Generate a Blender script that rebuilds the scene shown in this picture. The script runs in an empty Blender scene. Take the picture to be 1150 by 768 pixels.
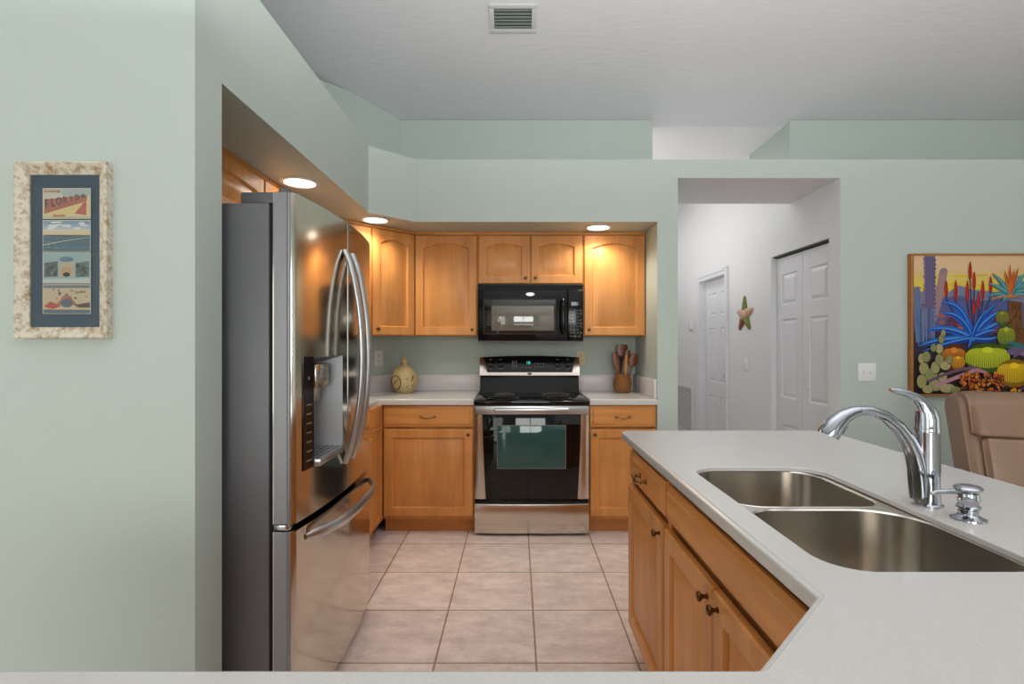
import bpy, bmesh, math, random
from mathutils import Matrix, Vector
random.seed(7)
S = bpy.context.scene
COL = S.collection
PI = math.pi

# ------------------------------------------------------------------ camera, world, lights, exposure
cam_d = bpy.data.cameras.new('camera'); cam = bpy.data.objects.new('camera', cam_d); COL.objects.link(cam)
cam.location = (0, 0, 1.31); cam.rotation_euler = (PI/2, 0, 0)
cam_d.sensor_width = 36; cam_d.lens = 18.0; cam_d.clip_start = 0.02
cam_d.shift_x = -5/1150; cam_d.shift_y = 1.5/1150
S.camera = cam
S.view_settings.view_transform = 'Standard'; S.view_settings.look = 'None'
S.view_settings.gamma = 1; S.view_settings.use_curve_mapping = False
S.view_settings.exposure = 0.0

w = bpy.data.worlds.new('world'); S.world = w; w.use_nodes = True
nt = w.node_tree; nt.nodes.clear()
def N(t, kind, **kw):
    n = t.nodes.new(kind)
    for k, v in kw.items():
        if k in n.inputs: n.inputs[k].default_value = v
        else: setattr(n, k, v)
    return n
wo = N(nt, 'ShaderNodeOutputWorld'); wb = N(nt, 'ShaderNodeBackground', Strength=1.0)
tc = N(nt, 'ShaderNodeTexCoord'); sep = N(nt, 'ShaderNodeSeparateXYZ')
nz = N(nt, 'ShaderNodeTexNoise', Scale=26.0, Detail=6.0)
mth = N(nt, 'ShaderNodeMath', operation='MULTIPLY_ADD'); mth.inputs[1].default_value = 0.18; 
rampw = N(nt, 'ShaderNodeValToRGB')
e = rampw.color_ramp.elements
e[0].position = .0; e[0].color = (.16, .17, .12, 1); e[1].position = .42; e[1].color = (.95, 1.0, 1.05, 1)
for p_, c_ in ((.10, (.22, .26, .16, 1)), (.22, (.12, .22, .09, 1)), (.30, (.3, .42, .22, 1)), (.33, (.8, .92, 1.0, 1))):
    q = e.new(p_); q.color = c_
nt.links.new(tc.outputs['Generated'], sep.inputs[0]); nt.links.new(tc.outputs['Generated'], nz.inputs['Vector'])
nt.links.new(nz.outputs['Fac'], mth.inputs[0]); nt.links.new(sep.outputs['Z'], mth.inputs[2])
nt.links.new(mth.outputs[0], rampw.inputs['Fac']); nt.links.new(rampw.outputs['Color'], wb.inputs['Color'])
nt.links.new(wb.outputs[0], wo.inputs[0])

def area(name, loc, rot, sx, sy, power, color=(1, 1, 1)):
    d = bpy.data.lights.new(name, 'AREA'); d.shape = 'RECTANGLE'; d.size = sx; d.size_y = sy
    d.energy = power; d.color = color
    o = bpy.data.objects.new(name, d); COL.objects.link(o); o.location = loc; o.rotation_euler = rot
    return o
# middle rear lamp: window daylight; the others are added fills without windows
FILL_TINT = (1, .99, .985)
area('rear_light', (-3.2, -4.45, 1.30), (PI/2, 0, 0), 2.4, 2.2, 46, FILL_TINT)
area('rear_light', (.25, -4.66, 1.675), (PI/2, 0, 0), 2.46, 1.5, 112, (.97, 1, .97))
area('rear_light', (3.4, -4.45, 1.55), (PI/2, 0, 0), 2.4, 2.2, 8, FILL_TINT)
area('side_fill', (5.85, -0.8, 1.5), (PI/2, 0, PI/2), 3.4, 2.4, 20, FILL_TINT)
area('side_fill', (-4.5, 0.0, 1.2), (PI/2, 0, -PI/2), 2.2, 2.2, 16, FILL_TINT)
# added unseen fills facing up to brighten the vault, no fixtures
area('ceiling_fill', (.5, .60, 2.25), (PI, 0, 0), 2.6, 1.0, 95, (.96, .98, 1))
area('ceiling_fill', (2.9, -.3, 2.4), (PI, 0, 0), 1.6, 1.2, 42, (.96, .98, 1))
# added unseen fills that brighten the hall walls and ceiling
area('hall_fill_down', (1.32, 6.0, 3.05), (0, 0, 0), 0.4, 3.4, 14, (1, .99, .96))
area('hall_fill_up', (1.35, 5.6, 1.6), (PI, 0, 0), 0.3, 1.6, 6, (1, .99, .96))

# ------------------------------------------------------------------ helpers
class MB:
    def __init__(s): s.bm = bmesh.new(); s.mi = 0; s.F = Matrix.Identity(4); s.col = None
    def V(s, p): return s.bm.verts.new(s.F @ Vector(p))
    def face(s, vs):
        try: f = s.bm.faces.new(vs)
        except ValueError: return None
        f.material_index = s.mi; return f
    def poly(s, pts): return s.face([s.V(p) for p in pts])
    def box(s, x0, x1, y0, y1, z0, z1, bev=0, seg=2):
        P = [(x0,y0,z0),(x1,y0,z0),(x1,y1,z0),(x0,y1,z0),(x0,y0,z1),(x1,y0,z1),(x1,y1,z1),(x0,y1,z1)]
        v = [s.V(p) for p in P]
        fs = [s.face([v[i] for i in q]) for q in ((3,2,1,0),(4,5,6,7),(0,1,5,4),(1,2,6,5),(2,3,7,6),(3,0,4,7))]
        if bev:
            es = list({e_ for f in fs for e_ in f.edges})
            r = bmesh.ops.bevel(s.bm, geom=es, offset=bev, segments=seg, affect='EDGES', profile=.5)
            for f in r['faces']: f.material_index = s.mi
        return s
    def rings(s, loops, cap0=True, cap1=True, closed=True):
        R = [[s.V(p) for p in L] for L in loops]
        n = len(R[0])
        for a, b in zip(R, R[1:]):
            for i in range(n if closed else n-1):
                j = (i+1) % n; s.face([a[i], a[j], b[j], b[i]])
        if cap0: s.face(R[0][::-1])
        if cap1: s.face(R[-1])
        return R
    def lathe(s, prof, c=(0,0,0), axis='z', seg=24, cap0=True, cap1=True):
        L = []
        for r, h in prof:
            ring = []
            for k in range(seg):
                a = 2*PI*k/seg; x, y = r*math.cos(a), r*math.sin(a)
                if axis == 'z': p = (c[0]+x, c[1]+y, c[2]+h)
                elif axis == 'y': p = (c[0]+x, c[1]+h, c[2]+y)
                else: p = (c[0]+h, c[1]+x, c[2]+y)
                ring.append(p)
            L.append(ring)
        s.rings(L, cap0, cap1); return s
    def prism(s, pl, z0, z1):
        s.rings([[(x,y,z0) for x,y in pl], [(x,y,z1) for x,y in pl]]); return s
    def tube(s, pts, rad, seg=10, flat=1.0, up=(0,0,1)):
        pts = [Vector(p) for p in pts]; n = len(pts)
        if not isinstance(rad, (list, tuple)): rad = [rad]*n
        L = []; nrm = None
        for i, p in enumerate(pts):
            t = (pts[min(i+1,n-1)]-pts[max(i-1,0)]).normalized()
            if nrm is None:
                nrm = Vector(up) - t*t.dot(Vector(up))
                if nrm.length < 1e-4: nrm = Vector((1,0,0)) - t*t.x
            else: nrm = nrm - t*t.dot(nrm)
            nrm.normalize(); b = t.cross(nrm)
            L.append([tuple(p + nrm*rad[i]*flat*math.cos(2*PI*k/seg) + b*rad[i]*math.sin(2*PI*k/seg)) for k in range(seg)])
        s.rings(L); return s
    def sphere(s, c, rx, ry=None, rz=None, seg=20, rg=12):
        ry = ry or rx; rz = rz or rx
        prof = []
        L = []
        for i in range(1, rg):
            a = -PI/2 + PI*i/rg
            L.append([(c[0]+rx*math.cos(a)*math.cos(2*PI*k/seg), c[1]+ry*math.cos(a)*math.sin(2*PI*k/seg), c[2]+rz*math.sin(a)) for k in range(seg)])
        s.rings(L); return s
    def build(s, name, mats, parent=None, smooth=40, kind=None, keepn=False, off=None):
        bm = s.bm
        if off is None and parent is not None and parent.get('_w'): 
            off = Vector(parent['_o'])
        if off is not None: bmesh.ops.translate(bm, vec=-Vector(off), verts=bm.verts)
        if not keepn: bmesh.ops.recalc_face_normals(bm, faces=bm.faces)
        me = bpy.data.meshes.new(name); bm.to_mesh(me); bm.free()
        for m in (mats if isinstance(mats, (list, tuple)) else [mats]): me.materials.append(m)
        if smooth:
            for p in me.polygons: p.use_smooth = True
            me.set_sharp_from_angle(angle=math.radians(smooth))
        o = bpy.data.objects.new(name, me); COL.objects.link(o)
        if parent is not None:
            o.parent = parent
        if kind: o['kind'] = kind
        return o

ROOTO = {}
def thing(name, loc, label, cat, rz=0, group=None, rx=0):
    o = bpy.data.objects.new(name, None); COL.objects.link(o); o.empty_display_size = .05
    o.location = loc; o.rotation_euler = (rx, 0, rz); o['label'] = label; o['category'] = cat
    if group: o['group'] = group
    return o
def tag(o, label, cat, group=None, kind=None):
    o['label'] = label; o['category'] = cat
    if group: o['group'] = group
    if kind: o['kind'] = kind
    return o
def WB(mb, name, mats, root, parent=None, **k):
    """part given in world coordinates under an unrotated root"""
    return mb.build(name, mats, parent if parent is not None else root, off=root.location, **k)

# ------------------------------------------------------------------ materials
def lin(r, g, b):
    f = lambda c: (c/255/12.92 if c/255 <= .04045 else ((c/255+.055)/1.055)**2.4)
    return (f(r), f(g), f(b), 1)
def mat(name, col, rough=.5, metal=0, spec=None, coat=0, emis=None, estr=0, bump=None, mott=None, aniso=0):
    m = bpy.data.materials.new(name); m.use_nodes = True
    t = m.node_tree; b = t.nodes['Principled BSDF']
    b.inputs['Base Color'].default_value = col; b.inputs['Roughness'].default_value = rough
    b.inputs['Metallic'].default_value = metal
    if spec is not None: b.inputs['Specular IOR Level'].default_value = spec
    if coat: b.inputs['Coat Weight'].default_value = coat; b.inputs['Coat Roughness'].default_value = .08
    if emis: b.inputs['Emission Color'].default_value = emis; b.inputs['Emission Strength'].default_value = estr
    tcn = N(t, 'ShaderNodeTexCoord')
    if mott:                                       # (scale vec, amount, noise scale)
        mp = N(t, 'ShaderNodeMapping'); mp.inputs['Scale'].default_value = mott[0]
        no = N(t, 'ShaderNodeTexNoise', Scale=mott[2], Detail=5.0, Roughness=.6)
        hs = N(t, 'ShaderNodeHueSaturation'); hs.inputs['Color'].default_value = col
        mr = N(t, 'ShaderNodeMapRange'); mr.inputs['To Min'].default_value = 1-mott[1]; mr.inputs['To Max'].default_value = 1+mott[1]
        mr.inputs['From Min'].default_value = .25; mr.inputs['From Max'].default_value = .75
        t.links.new(tcn.outputs['Object'], mp.inputs[0]); t.links.new(mp.outputs[0], no.inputs['Vector'])
        t.links.new(no.outputs['Fac'], mr.inputs['Value']); t.links.new(mr.outputs[0], hs.inputs['Value'])
        t.links.new(hs.outputs[0], b.inputs['Base Color'])
    if bump:                                       # (scale vec, strength, noise scale)
        mp = N(t, 'ShaderNodeMapping'); mp.inputs['Scale'].default_value = bump[0]
        no = N(t, 'ShaderNodeTexNoise', Scale=bump[2], Detail=4.0)
        bu = N(t, 'ShaderNodeBump', Strength=bump[1], Distance=.01)
        t.links.new(tcn.outputs['Object'], mp.inputs[0]); t.links.new(mp.outputs[0], no.inputs['Vector'])
        t.links.new(no.outputs['Fac'], bu.inputs['Height']); t.links.new(bu.outputs[0], b.inputs['Normal'])
    return m

def wood(name, grain):
    m = bpy.data.materials.new(name); m.use_nodes = True; t = m.node_tree; b = t.nodes['Principled BSDF']
    tcn = N(t, 'ShaderNodeTexCoord'); mp = N(t, 'ShaderNodeMapping'); mp.inputs['Scale'].default_value = grain
    n1 = N(t, 'ShaderNodeTexNoise', Scale=1.0, Detail=6.0, Roughness=.6, Distortion=.6)
    n2 = N(t, 'ShaderNodeTexNoise', Scale=3.0, Detail=3.0)
    r = N(t, 'ShaderNodeValToRGB'); el = r.color_ramp.elements
    el[0].position = .25; el[0].color = WOOD[0]; el[1].position = .75; el[1].color = WOOD[1]
    mx = N(t, 'ShaderNodeMix', data_type='RGBA', blend_type='MULTIPLY'); mx.inputs[0].default_value = .35
    r2 = N(t, 'ShaderNodeValToRGB'); r2.color_ramp.elements[0].color = (.62, .55, .5, 1); r2.color_ramp.elements[0].position = .3
    r2.color_ramp.elements[1].color = (1.08, 1.06, 1.0, 1); r2.color_ramp.elements[1].position = .65
    t.links.new(tcn.outputs['Object'], mp.inputs[0]); t.links.new(mp.outputs[0], n1.inputs['Vector'])
    t.links.new(tcn.outputs['Object'], n2.inputs['Vector'])
    t.links.new(n1.outputs['Fac'], r.inputs[0]); t.links.new(n2.outputs['Fac'], r2.inputs[0])
    t.links.new(r.outputs[0], mx.inputs[6]); t.links.new(r2.outputs[0], mx.inputs[7])
    t.links.new(mx.outputs[2], b.inputs['Base Color'])
    b.inputs['Roughness'].default_value = .40; b.inputs['Specular IOR Level'].default_value = .35; b.inputs['Coat Weight'].default_value = .1; b.inputs['Coat Roughness'].default_value = .2
    return m
WOOD = (lin(197, 129, 67), lin(226, 158, 88))
M_wv = wood('maple_vertical_grain', (14, 14, 1.6))
M_wh = wood('maple_horizontal_grain', (1.6, 1.6, 16))
M_green = mat('green_wall_paint', lin(184, 196, 188), .6, bump=((1,1,1), .05, 90))
M_white = mat('white_wall_paint', lin(226, 226, 227), .6)
M_ceil = mat('ceiling_texture_paint', lin(218, 218, 222), .8, bump=((7, 30, 30), .18, 1.2))
M_ceilw = mat('hall_ceiling_paint', lin(235, 234, 236), .8)
M_trim = mat('white_semi_gloss', lin(224, 224, 228), .35)
M_quartz = mat('white_quartz', lin(204, 201, 196), .22, mott=((1,1,1), .06, 320), coat=.1)
M_splash = mat('quartz_backsplash', lin(212, 205, 204), .3, mott=((1,1,1), .09, 260))
M_steel = mat('brushed_stainless', lin(206, 197, 186), .2, 1, mott=((1, 1, 60), .04, 4))
M_steel2 = mat('sink_stainless', lin(208, 202, 194), .2, 1)
M_fridge = mat('fridge_stainless', lin(206, 198, 186), .13, 1)
M_satin = mat('satin_steel_trim', lin(196, 196, 198), .3, 1)
M_side = mat('grey_fridge_side', lin(100, 101, 104), .42, .15, bump=((1,1,1), .06, 600))
M_edge = mat('grey_door_edge', lin(140, 141, 144), .42, .6)
M_dgrey = mat('dark_grey_plastic', lin(88, 88, 92), .45)
M_chrome = mat('polished_chrome', lin(178, 181, 188), .06, 1)
M_black = mat('gloss_black', lin(11, 11, 12), .12, spec=.35)
M_glass = mat('black_glass', lin(7, 7, 8), .04, spec=.4)
M_mwin = mat('microwave_window_glass', lin(34, 34, 33), .03, spec=.9)
M_mmesh = mat('microwave_window_mesh', lin(112, 108, 98), .05, spec=.9)
M_owin = mat('oven_window_glass', lin(44, 78, 76), .05, spec=.5)
M_matb = mat('matte_black', lin(20, 20, 20), .6)
M_rub = mat('dark_gap', lin(10, 10, 10), .8)
M_bronze = mat('antique_bronze', lin(112, 82, 52), .32, 1)
M_gold = mat('brushed_brass_bronze', lin(150, 118, 76), .3, 1)
M_plate = mat('white_plastic_plate', lin(226, 228, 228), .35)
M_beige = mat('beige_plastic_plate', lin(222, 204, 168), .4)
M_slot = mat('outlet_slot', lin(60, 60, 62), .6)
M_lens = mat('lamp_lens', (1, 1, 1, 1), .4, emis=(1, .93, .82, 1), estr=7)
M_cyan = mat('cyan_digits', lin(40, 190, 190), .4, emis=lin(70, 230, 225), estr=.9)
M_mark = mat('grey_print', lin(128, 122, 116), .5)
M_key = mat('dim_key_print', lin(84, 82, 80), .5)
M_leather = mat('tan_leather', lin(142, 112, 90), .36, bump=((1,1,1), .12, 240))
M_leather2 = mat('tan_leather_creased', lin(150, 122, 102), .3, bump=((3, 3, 9), .5, 2.2))
M_jar = mat('cream_stoneware', lin(206, 182, 128), .3, mott=((1,1,1), .16, 55))
M_brownp = mat('brown_glaze', lin(112, 66, 30), .35)
M_basket = mat('woven_brown', lin(150, 100, 52), .6, mott=((1,1,1), .25, 120))
M_dwood = mat('dark_utensil_wood', lin(112, 62, 34), .32, mott=((1,1,.2), .25, 60))
M_lwood = mat('light_utensil_wood', lin(190, 132, 78), .4)
M_frame = mat('distressed_cream_frame', lin(206, 196, 172), .6)
M_gold2 = mat('ochre_picture_frame', lin(160, 106, 48), .45, mott=((1,1,6), .15, 8))
M_vent = mat('white_vent_metal', lin(205, 206, 206), .4)
M_vdark = mat('green_grey_louvre', lin(98, 110, 102), .5)
M_pglass = None
# distressed frame: brown worn patches with a shape of their own
t = M_frame.node_tree; b = t.nodes['Principled BSDF']
n_ = N(t, 'ShaderNodeTexNoise', Scale=46.0, Detail=8.0, Roughness=.7); r_ = N(t, 'ShaderNodeValToRGB'); tcx = N(t, 'ShaderNodeTexCoord')
r_.color_ramp.elements[0].position = .34; r_.color_ramp.elements[0].color = lin(150, 118, 74)
r_.color_ramp.elements[1].position = .54; r_.color_ramp.elements[1].color = lin(212, 205, 188)
t.links.new(tcx.outputs['Object'], n_.inputs['Vector']); t.links.new(n_.outputs['Fac'], r_.inputs[0]); t.links.new(r_.outputs[0], b.inputs['Base Color'])
# colour-attribute paint for pictures
M_paint = bpy.data.materials.new('picture_paint'); M_paint.use_nodes = True
t = M_paint.node_tree; b = t.nodes['Principled BSDF']; at = N(t, 'ShaderNodeVertexColor'); at.layer_name = 'Col'
t.links.new(at.outputs[0], b.inputs['Base Color']); b.inputs['Roughness'].default_value = .6; b.inputs['Specular IOR Level'].default_value = .25
# clear glass over the postcards
M_pglass = bpy.data.materials.new('picture_glass'); M_pglass.use_nodes = True
t = M_pglass.node_tree; t.nodes.clear()
o_ = N(t, 'ShaderNodeOutputMaterial'); ms = N(t, 'ShaderNodeMixShader'); tr = N(t, 'ShaderNodeBsdfTransparent'); gl = N(t, 'ShaderNodeBsdfGlossy', Roughness=.02)
lwt = N(t, 'ShaderNodeLayerWeight', Blend=.5); pw = N(t, 'ShaderNodeMath', operation='POWER'); pw.inputs[1].default_value = 4; t.links.new(lwt.outputs['Facing'], pw.inputs[0])
fr = N(t, 'ShaderNodeMath', operation='MULTIPLY_ADD'); fr.inputs[1].default_value = .6; fr.inputs[2].default_value = .03; t.links.new(pw.outputs[0], fr.inputs[0])
t.links.new(fr.outputs[0], ms.inputs[0]); t.links.new(tr.outputs[0], ms.inputs[1]); t.links.new(gl.outputs[0], ms.inputs[2]); t.links.new(ms.outputs[0], o_.inputs[0])
# floor tile
TS = .4155
M_tile = bpy.data.materials.new('ceramic_floor_tile'); M_tile.use_nodes = True
t = M_tile.node_tree; b = t.nodes['Principled BSDF']
tcx = N(t, 'ShaderNodeTexCoord'); mp = N(t, 'ShaderNodeMapping'); mp.inputs['Location'].default_value = (-.081+20*TS, -2.098+20*TS, 0)
br = N(t, 'ShaderNodeTexBrick', Scale=1.0, offset=0.0, squash=1.0)
br.inputs['Brick Width'].default_value = TS; br.inputs['Row Height'].default_value = TS
br.inputs['Mortar Size'].default_value = .0042; br.inputs['Mortar Smooth'].default_value = .15; br.inputs['Bias'].default_value = 0
br.inputs['Color1'].default_value = lin(234, 216, 205); br.inputs['Color2'].default_value = lin(240, 223, 212); br.inputs['Mortar'].default_value = lin(165, 138, 116)
n1 = N(t, 'ShaderNodeTexNoise', Scale=7.0, Detail=10.0, Roughness=.8); mpn = N(t, 'ShaderNodeMapping'); mpn.inputs['Scale'].default_value = (.8, 1.6, 1)
rr = N(t, 'ShaderNodeValToRGB'); rr.color_ramp.elements[0].position = .34; rr.color_ramp.elements[0].color = (.62, .57, .55, 1)
rr.color_ramp.elements[1].position = .60; rr.color_ramp.elements[1].color = (1.06, 1.06, 1.06, 1)
mx = N(t, 'ShaderNodeMix', data_type='RGBA', blend_type='MULTIPLY'); mx.inputs[0].default_value = .75
t.links.new(tcx.outputs['Object'], mp.inputs[0]); t.links.new(mp.outputs[0], br.inputs['Vector'])
t.links.new(tcx.outputs['Object'], mpn.inputs[0]); t.links.new(mpn.outputs[0], n1.inputs['Vector'])
t.links.new(n1.outputs['Fac'], rr.inputs[0]); t.links.new(br.outputs['Color'], mx.inputs[6]); t.links.new(rr.outputs[0], mx.inputs[7])
t.links.new(mx.outputs[2], b.inputs['Base Color']); b.inputs['Roughness'].default_value = .36
bu = N(t, 'ShaderNodeBump', Strength=.5, Distance=.004, invert=True); t.links.new(br.outputs['Fac'], bu.inputs['Height']); t.links.new(bu.outputs[0], b.inputs['Normal'])

# ------------------------------------------------------------------ setting
def struct(mb, name, m, **k):
    return mb.build(name, m, None, smooth=0, kind='structure', **k)
YW, YF = 4.14, 3.49            # kitchen back wall, front plane of the soffit and door wall
XS = -.938                     # face of the left soffit and end of the stub wall
ZS, ZT = 2.138, 2.563          # soffit underside and top
XL = -1.57                     # alcove wall
XR = 2.209                     # hall right wall
XG, YR = 6.0, -4.6             # great room
cz = lambda y: 3.12 + .25*(4.14 - y)

mb = MB(); mb.box(-4.6, XG+.1, YR-.1, 8.2, -.1, 0); struct(mb, 'floor', M_tile)
# vaulted ceiling with its ridge behind the camera
mb = MB(); yr = -.6
for y0, y1, z0, z1 in ((4.23, yr, cz(4.23), cz(yr)), (yr, YR-.1, cz(yr), cz(yr)-.25*(yr-YR+.1))):
    mb.rings([[(-4.6,y0,z0), (XG+.1,y0,z0), (XG+.1,y0,z0+.12), (-4.6,y0,z0+.12)], [(-4.6,y1,z1), (XG+.1,y1,z1), (XG+.1,y1,z1+.12), (-4.6,y1,z1+.12)]])
struct(mb, 'ceiling', M_ceil)
mb = MB(); mb.box(.9, 4.0, 4.229, 8.2, 3.0965, 3.2); struct(mb, 'ceiling', M_ceilw)
# back wall, diagonal corner wall, alcove wall
mb = MB(); mb.prism([(-.943, YW), (1.10, YW), (1.10, YW+.09), (-.98, YW+.09)], 0, 3.115); struct(mb, 'wall_back', M_green)
mb = MB(); mb.prism([(-.943, YW), (XL, YW-(-.943-XL)), (XL-.09, YW-(-.943-XL)), (-.98, YW+.09)], 0, 3.2); struct(mb, 'wall_corner', M_green)
mb = MB(); mb.box(XL-.09, XL, 1.63, YW+.943+XL, 0, 3.2); struct(mb, 'wall_alcove', M_green)
# stub wall that carries the framed postcards
mb = MB(); mb.box(-4.6, XS, 1.494, 1.63, 0, cz(1.63)); struct(mb, 'wall_left', M_green)
# soffit box over the cabinets
mb = MB(); mb.prism([(XS, 1.6301), (XS, 3.24), (-.686, YF), (.96, YF), (.96, YW), (-.943, YW), (XL, YW+.943+XL), (XL, 1.6301)], ZS, ZT); struct(mb, 'trim_soffit', M_green)
# stub pier + header + right wall
mb = MB(); mb.box(.96, 1.10, YF, YW, 0, 2.436); struct(mb, 'wall_pier', M_green)
mb = MB(); mb.box(.96, XR, YF, YW-.01, 2.436, ZT)
mb.bm.faces.ensure_lookup_table()
for f in mb.bm.faces:
    if abs(f.calc_center_median().z - 2.436) < 1e-4: f.material_index = 1
struct(mb, 'wall_header', [M_green, M_ceil])
mb = MB(); mb.prism([(XR, YF), (XG, YF), (XG, YW), (XR+.13, YW), (XR+.13, YF+.05), (XR, YF+.05)], 0, ZT)
for f in mb.bm.faces:
    if abs(f.calc_center_median().x - XR) < 1e-4: f.material_index = 1
struct(mb, 'wall_right', [M_green, M_white])
mb = MB(); mb.box(XR, XG, YW, YW+.09, ZT, 3.115); struct(mb, 'wall_upper_right', M_green)
# hall
mb = MB(); Y0, Y1 = 3.62, 4.44; D0, D1 = 5.40, 6.16
mb.box(XR, XR+.12, YF+.0501, Y0, 0, ZT); mb.box(XR, XR+.12, Y0, Y1, 2.055, ZT); mb.box(XR, XR+.12, Y1, D0, 0, ZT)
mb.box(XR, XR+.12, D0, D1, 2.045, ZT); mb.box(XR, XR+.12, D1, 8.1, 0, ZT); mb.box(XR, XR+.12, 4.2301, 8.1, ZT, 3.1); struct(mb, 'wall_hall', M_white)
mb = MB(); mb.box(XR-.002, XR+.12, 4.2301, 4.85, 2.69, 3.1); struct(mb, 'wall_hall_upper', M_green)
mb = MB(); mb.box(1.0, 1.10, YW+.09, 8.1, 0, 3.1); struct(mb, 'wall_hall_left', M_white)
mb = MB(); mb.box(1.0, XR+.12, 8.1, 8.2, 0, 3.1); struct(mb, 'wall_hall_end', M_white)
mb = MB(); mb.box(XR+.3, XR+.4, 4.2, 8.1, 0, 3.1); struct(mb, 'wall_closet', M_white)
# great room behind the camera
mb = MB(); mb.box(-4.7, -4.6, YR, 1.63, 0, 4.4); struct(mb, 'wall_great_left', M_green)
mb = MB(); mb.box(XG, XG+.1, YR, YW, 0, 4.4); struct(mb, 'wall_great_right', M_green)
wx0, wx1, wz0, wz1 = -1.0, 1.5, .9, 2.45
mb = MB(); mb.box(-4.6, wx0, YR-.1, YR, 0, 3.3); mb.box(wx1, XG, YR-.1, YR, 0, 3.3); mb.box(wx0, wx1, YR-.1, YR, 0, wz0); mb.box(wx0, wx1, YR-.1, YR, wz1, 3.3)
struct(mb, 'wall_rear', M_green)
mb = MB()
for x in (wx0, .2, wx1-.06): mb.box(x, x+.06, YR-.08, YR-.02, wz0, wz1)
for z in (wz0, wz1-.06): mb.box(wx0, wx1, YR-.085, YR-.015, z, z+.06)
struct(mb, 'window_1', M_trim)

# ------------------------------------------------------------------ doors of the hall
def panel_leaf(mb, W, H, t, panels, F):
    """slab with raised panels; F maps (u,v,w)"""
    old = mb.F; mb.F = F
    us = sorted({0, W} | {p[0] for p in panels} | {p[1] for p in panels})
    vs = sorted({0, H} | {p[2] for p in panels} | {p[3] for p in panels})
    for i in range(len(us)-1):
        for j in range(len(vs)-1):
            cu, cv = (us[i]+us[i+1])/2, (vs[j]+vs[j+1])/2
            if any(p[0] < cu < p[1] and p[2] < cv < p[3] for p in panels): continue
            mb.poly([(us[i],vs[j],t),(us[i+1],vs[j],t),(us[i+1],vs[j+1],t),(us[i],vs[j+1],t)])
    for a, b_, c, d in panels:
        R = lambda q, w_: [(a+q,c+q,w_),(b_-q,c+q,w_),(b_-q,d-q,w_),(a+q,d-q,w_)]
        mb.rings([R(0,t), R(.010,t-.010), R(.018,t-.010), R(.040,t-.002)], cap0=False)
    mb.rings([[(0,0,t),(W,0,t),(W,H,t),(0,H,t)], [(0,0,0),(W,0,0),(W,H,0),(0,H,0)]], cap0=False)
    mb.F = old
FX = lambda x, y, z: Matrix(((0,0,-1,x),(-1,0,0,y),(0,1,0,z),(0,0,0,1)))   # face towards -X, u = -Y
lw = (Y1-Y0)/2
for i in range(2):
    mb = MB(); yy = Y1 - i*lw
    W = lw-.006
    panel_leaf(mb, W, 2.02, .03, [(.085, W-.085, 1.62, 1.88), (.085, W-.085, .84, 1.50), (.085, W-.085, .14, .62)], FX(XR+.075, yy-.003, .015))
    o = struct(mb, 'door_1' if i == 0 else 'door_2', M_trim)
    if i == 1:
        k = MB(); k.lathe([(.008,0),(.007,-.012),(.016,-.018),(.017,-.026),(.010,-.032)], (XR+.045, yy-.07, .965), 'x', 16)
        k.build('door_knob', M_trim, o)
mb = MB(); mb.box(XR+.02, XR+.10, Y0, Y1, 2.043, 2.055); struct(mb, 'trim_1', M_slot)
mb = MB(); W = D1-D0-.01
panel_leaf(mb, W, 2.03, .035, [(.1,.33,1.62,1.88),(.43,.66,1.62,1.88),(.1,.33,.86,1.48),(.43,.66,.86,1.48),(.1,.33,.16,.70),(.43,.66,.16,.70)], FX(XR+.10, D1-.005, .008))
dd = struct(mb, 'door_3', M_trim)
k = MB(); k.lathe([(.02,0),(.02,-.006),(.009,-.01),(.008,-.028),(.022,-.036),(.026,-.048),(.014,-.058)], (XR+.065, D0+.07, .96), 'x', 18); k.build('door_knob', M_bronze, dd)
mb = MB(); cw = .07
for y0, y1, z0, z1 in ((D0-cw, D0, 0, 2.045+cw), (D1, D1+cw, 0, 2.045+cw), (D0, D1, 2.045, 2.045+cw)):
    mb.box(XR-.018, XR, y0, y1, z0, z1); mb.box(XR-.026, XR-.018, y0 if y0 != D1 else D1+.04, y1 if y1 != D0 else D0-.04, z0 if z1-z0 > 1 else z0+.04, z1)
mb.box(XR, XR+.12, D0-.0, D0+.004, 0, 2.045); mb.box(XR, XR+.12, D1-.004, D1, 0, 2.045)
struct(mb, 'trim_2', M_trim)
mb = MB(); mb.box(XR-.014, XR, Y1+.005, D0-cw, 0, .085); mb.box(XR-.014, XR, D1+cw, 8.1, 0, .085); struct(mb, 'baseboard_hall', M_trim)
mb = MB(); mb.box(XR+.02, XG, YF-.014, YF, 0, .09); struct(mb, 'baseboard_right', M_trim)
mb = MB(); mb.box(-4.6, XS-.001, 1.480, 1.494, 0, .09); struct(mb, 'baseboard_left', M_trim)

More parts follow.
